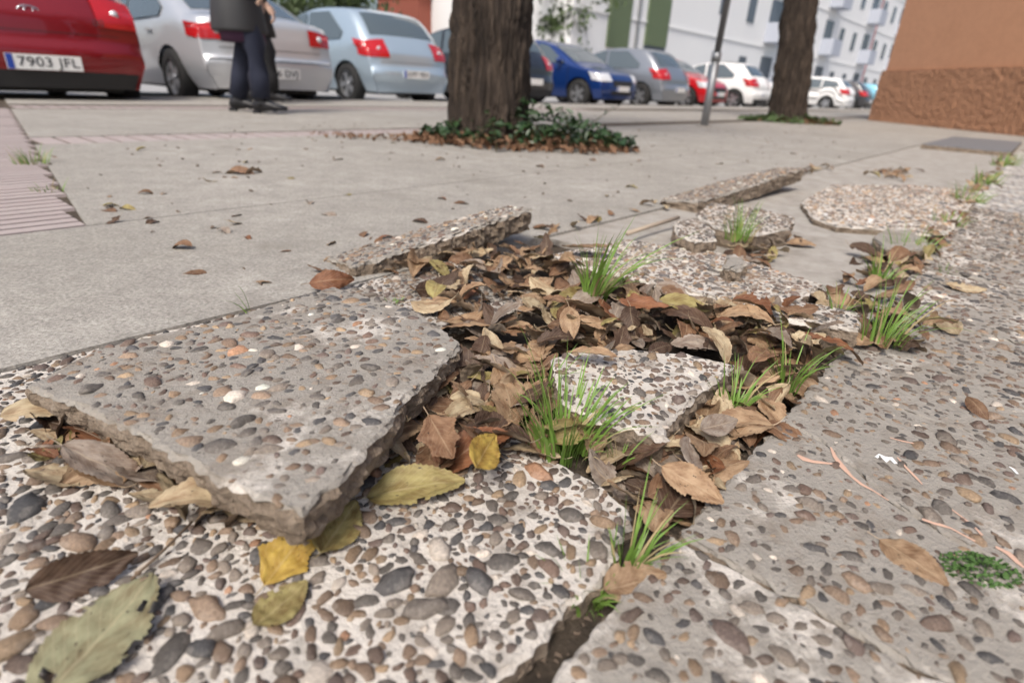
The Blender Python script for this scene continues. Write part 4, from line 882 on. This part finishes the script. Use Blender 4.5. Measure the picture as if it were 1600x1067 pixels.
# ------------------------------------------------------------------ the two walkers
skin = mat('skin', (.50, .33, .25), .55); tight = mat('tights', (.012, .016, .035), .8); trou = mat('trousers', (.010, .010, .012), .85); boot = mat('boot', (.008, .008, .011), .45); hair = mat('hair', (.03, .02, .014), .6)
def person(loc, rz, label, coat_m, hem, leg_m, skirt=None, s=1.0):
    root = empty('person', loc, rz); root.scale = (s, s, s); tag(root, label, 'person')
    J = {'pel': ((0, 0, .93), .135), 'bel': ((0, 0, 1.07), .125), 'che': ((.01, 0, 1.27), .135), 'neck': ((.0, 0, 1.45), .055), 'nk2': ((.015, 0, 1.50), .052), 'jaw': ((.045, 0, 1.545), .062), 'head': ((.03, 0, 1.615), .092), 'crown': ((.015, 0, 1.68), .07), 'nose': ((.135, 0, 1.60), .014)}
    E = [('pel', 'bel'), ('bel', 'che'), ('che', 'neck'), ('neck', 'nk2'), ('nk2', 'jaw'), ('jaw', 'head'), ('head', 'crown'), ('head', 'nose')]
    for sg, n, (kx, kz), (ax, az), (ex, ez), (hx, hz) in ((1, 'l', (.00, .50), (-.13, .09), (-.10, 1.10), (.06, .90)), (-1, 'r', (.13, .50), (.13, .09), (.02, 1.09), (.20, .95))):
        J['hip' + n] = ((0, .09 * sg, .88), .088); J['kn' + n] = ((kx, .085 * sg, kz), .058); J['cf' + n] = (((kx * .5 + ax * .5) - .02, .085 * sg, .33), .054); J['an' + n] = ((ax, .085 * sg, az), .038); J['ft' + n] = ((ax + .13, .09 * sg, .035), .03)
        J['sh' + n] = ((0, .17 * sg, 1.40), .06); J['el' + n] = ((ex, .23 * sg, ez), .042); J['wr' + n] = ((hx, .22 * sg, hz), .028); J['pm' + n] = ((hx + .04, .215 * sg, hz - .06), .032)
        E += [('pel', 'hip' + n), ('hip' + n, 'kn' + n), ('kn' + n, 'cf' + n), ('cf' + n, 'an' + n), ('an' + n, 'ft' + n), ('che', 'sh' + n), ('sh' + n, 'el' + n), ('el' + n, 'wr' + n), ('wr' + n, 'pm' + n)]
        for q, (dy, ln) in enumerate(((-.026, .07), (-.009, .08), (.009, .075), (.026, .058))):
            b_ = Vector(J['pm' + n][0]); J['f%d%s' % (q, n)] = (tuple(b_ + Vector((.02, dy, -.03))), .0095); J['g%d%s' % (q, n)] = (tuple(b_ + Vector((.02 + ln * .1, dy * 1.1, -.03 - ln * .55))), .008); J['h%d%s' % (q, n)] = (tuple(b_ + Vector((-.005, dy * 1.1, -.03 - ln))), .007)
            E += [('pm' + n, 'f%d%s' % (q, n)), ('f%d%s' % (q, n), 'g%d%s' % (q, n)), ('g%d%s' % (q, n), 'h%d%s' % (q, n))]
        b_ = Vector(J['wr' + n][0]); J['t1' + n] = (tuple(b_ + Vector((.055, -.02 * sg, -.03))), .0105); J['t2' + n] = (tuple(b_ + Vector((.075, -.025 * sg, -.075))), .009); E += [('wr' + n, 't1' + n), ('t1' + n, 't2' + n)]
    ks = list(J); me = bpy.data.meshes.new('body'); me.from_pydata([J[q][0] for q in ks], [(ks.index(a), ks.index(b)) for a, b in E], []); tmp = bpy.data.objects.new('tmp', me); col.objects.link(tmp); tmp.modifiers.new('s', 'SKIN')
    if not me.skin_vertices: me.attributes.new('skin', 'FLOAT', 'POINT')
    for i, q in enumerate(ks): sv_ = me.skin_vertices[0].data[i]; sv_.radius = (J[q][1],) * 2; sv_.use_root = (q == 'pel')
    md = tmp.modifiers.new('u', 'SUBSURF'); md.levels = 2; me2 = bpy.data.meshes.new_from_object(tmp.evaluated_get(bpy.context.evaluated_depsgraph_get())); bpy.data.objects.remove(tmp)
    me2.materials.clear(); me2.materials.append(skin); me2.materials.append(leg_m)
    for f in me2.polygons: f.use_smooth = True; f.material_index = 1 if (f.center.z < .86 and abs(f.center.y) < .17) else 0
    body = link('body', me2, None, root)
    for n in 'lr':
        a, b_, c = (Vector(J[q + n][0]) for q in ('hip', 'kn', 'an')); MB().tube([a, a.lerp(b_, .5), b_, b_.lerp(c, .5), b_.lerp(c, .93)], [.10, .098, .088, .082, .072], 16).build('trouser_leg', leg_m, root, True)
    def loft(name, rings, m, n=28, wob=0.0, cap=True):
        V = []; F = []
        for i, (cx, cy, z, ax, ay) in enumerate(rings):
            for q in range(n): a = 2 * math.pi * q / n; wv = 1 + wob * math.sin(a * 7 + i) * (1 - z / 1.5); V.append((cx + ax * math.cos(a) * wv, cy + ay * math.sin(a) * wv, z))
        for i in range(len(rings) - 1):
            for q in range(n): F.append((i * n + q, i * n + (q + 1) % n, (i + 1) * n + (q + 1) % n, (i + 1) * n + q))
        if cap: F.append(tuple(range(n))[::-1]); F.append(tuple((len(rings) - 1) * n + q for q in range(n)))
        return link(name, mesh(name, V, F, True), m, root)
    loft('coat', [(.0, 0, hem, .20, .235), (.0, 0, hem + .02, .205, .24), (.0, 0, .80, .185, .215), (0, 0, .98, .16, .19), (0, 0, 1.1, .15, .175), (.005, 0, 1.28, .155, .195), (0, 0, 1.40, .12, .20), (0, 0, 1.46, .085, .12), (0, 0, 1.50, .07, .075)], coat_m, wob=.05)
    if skirt: loft('skirt', [(.02, 0, hem - .07, .165, .19), (.01, 0, hem + .01, .17, .20), (0, 0, .80, .16, .19)], skirt, wob=.03)
    for n in 'lr':
        a, b_, c = (Vector(J[q + n][0]) for q in ('sh', 'el', 'wr')); MB().tube([a + Vector((0, 0, .03)), a.lerp(b_, .5), b_, b_.lerp(c, .5), b_.lerp(c, .92)], [.075, .068, .06, .052, .046], 14).build('sleeve', coat_m, root, True)
        ax = J['an' + n][0]; sg = ax[1]; V = []; F = []; R_ = [(-.085, .045, .030, .05), (-.07, .06, .036, .085), (-.02, .06, .040, .13), (.04, .05, .042, .085), (.10, .038, .045, .055), (.15, .030, .040, .045), (.185, .022, .022, .03)]; m_ = 14
        for (dx, zc, hw, hh) in R_:
            for q in range(m_): t = 2 * math.pi * q / m_; V.append((ax[0] + dx + .02, sg + hw * math.cos(t), max(.002, .035 + zc * .3 + hh * .5 * math.sin(t) + hh * .18)))
        for i in range(len(R_) - 1):
            for q in range(m_): F.append((i * m_ + q, i * m_ + (q + 1) % m_, (i + 1) * m_ + (q + 1) % m_, (i + 1) * m_ + q))
        F += [tuple(range(m_))[::-1], tuple((len(R_) - 1) * m_ + q for q in range(m_))]
        bo = link('boot', mesh('boot', V, F, True), boot, root); k_ = Vector(J['cf' + n][0]); MB().tube([(ax[0], sg, .06), (ax[0], sg, .12), tuple(Vector(ax).lerp(k_, .55))], [.046, .046, .054], 14).build('shaft', boot, bo, True); MB().box((ax[0] - .045, sg, .013), (.055, .055, .03)).build('heel', boot, bo)
    loft('hair', [(-.03, 0, 1.50, .05, .075), (-.035, 0, 1.56, .075, .095), (-.015, 0, 1.63, .10, .102), (.0, 0, 1.69, .092, .09), (.01, 0, 1.73, .05, .05)], hair)
    for sg in (1, -1): MB().tube([(.108, sg * .034, 1.617), (.118, sg * .034, 1.617)], .010, 8).build('eye', ink, root, True)
    MB().box((.105, 0, 1.548), (.012, .045, .008)).build('mouth', mat('lip', (.35, .13, .12), .5), root)
    return root
pa = at(392, 176); person((pa.x, pa.y, 0), R(4), 'walker in a charcoal padded coat, purple skirt hem, navy tights and black ankle boots', mat('coat_a', (.030, .031, .034), .65), .60, tight, mat('skirt', (.05, .018, .045), .85))
pb = at(412, 160); person((pb.x, pb.y, 0), R(8), 'walker in a black brown coat and black trousers half hidden behind the first walker', mat('coat_b', (.022, .018, .015), .8), .66, trou)
print('individual pebbles', PINST[0], 'objects', len(bpy.data.objects))
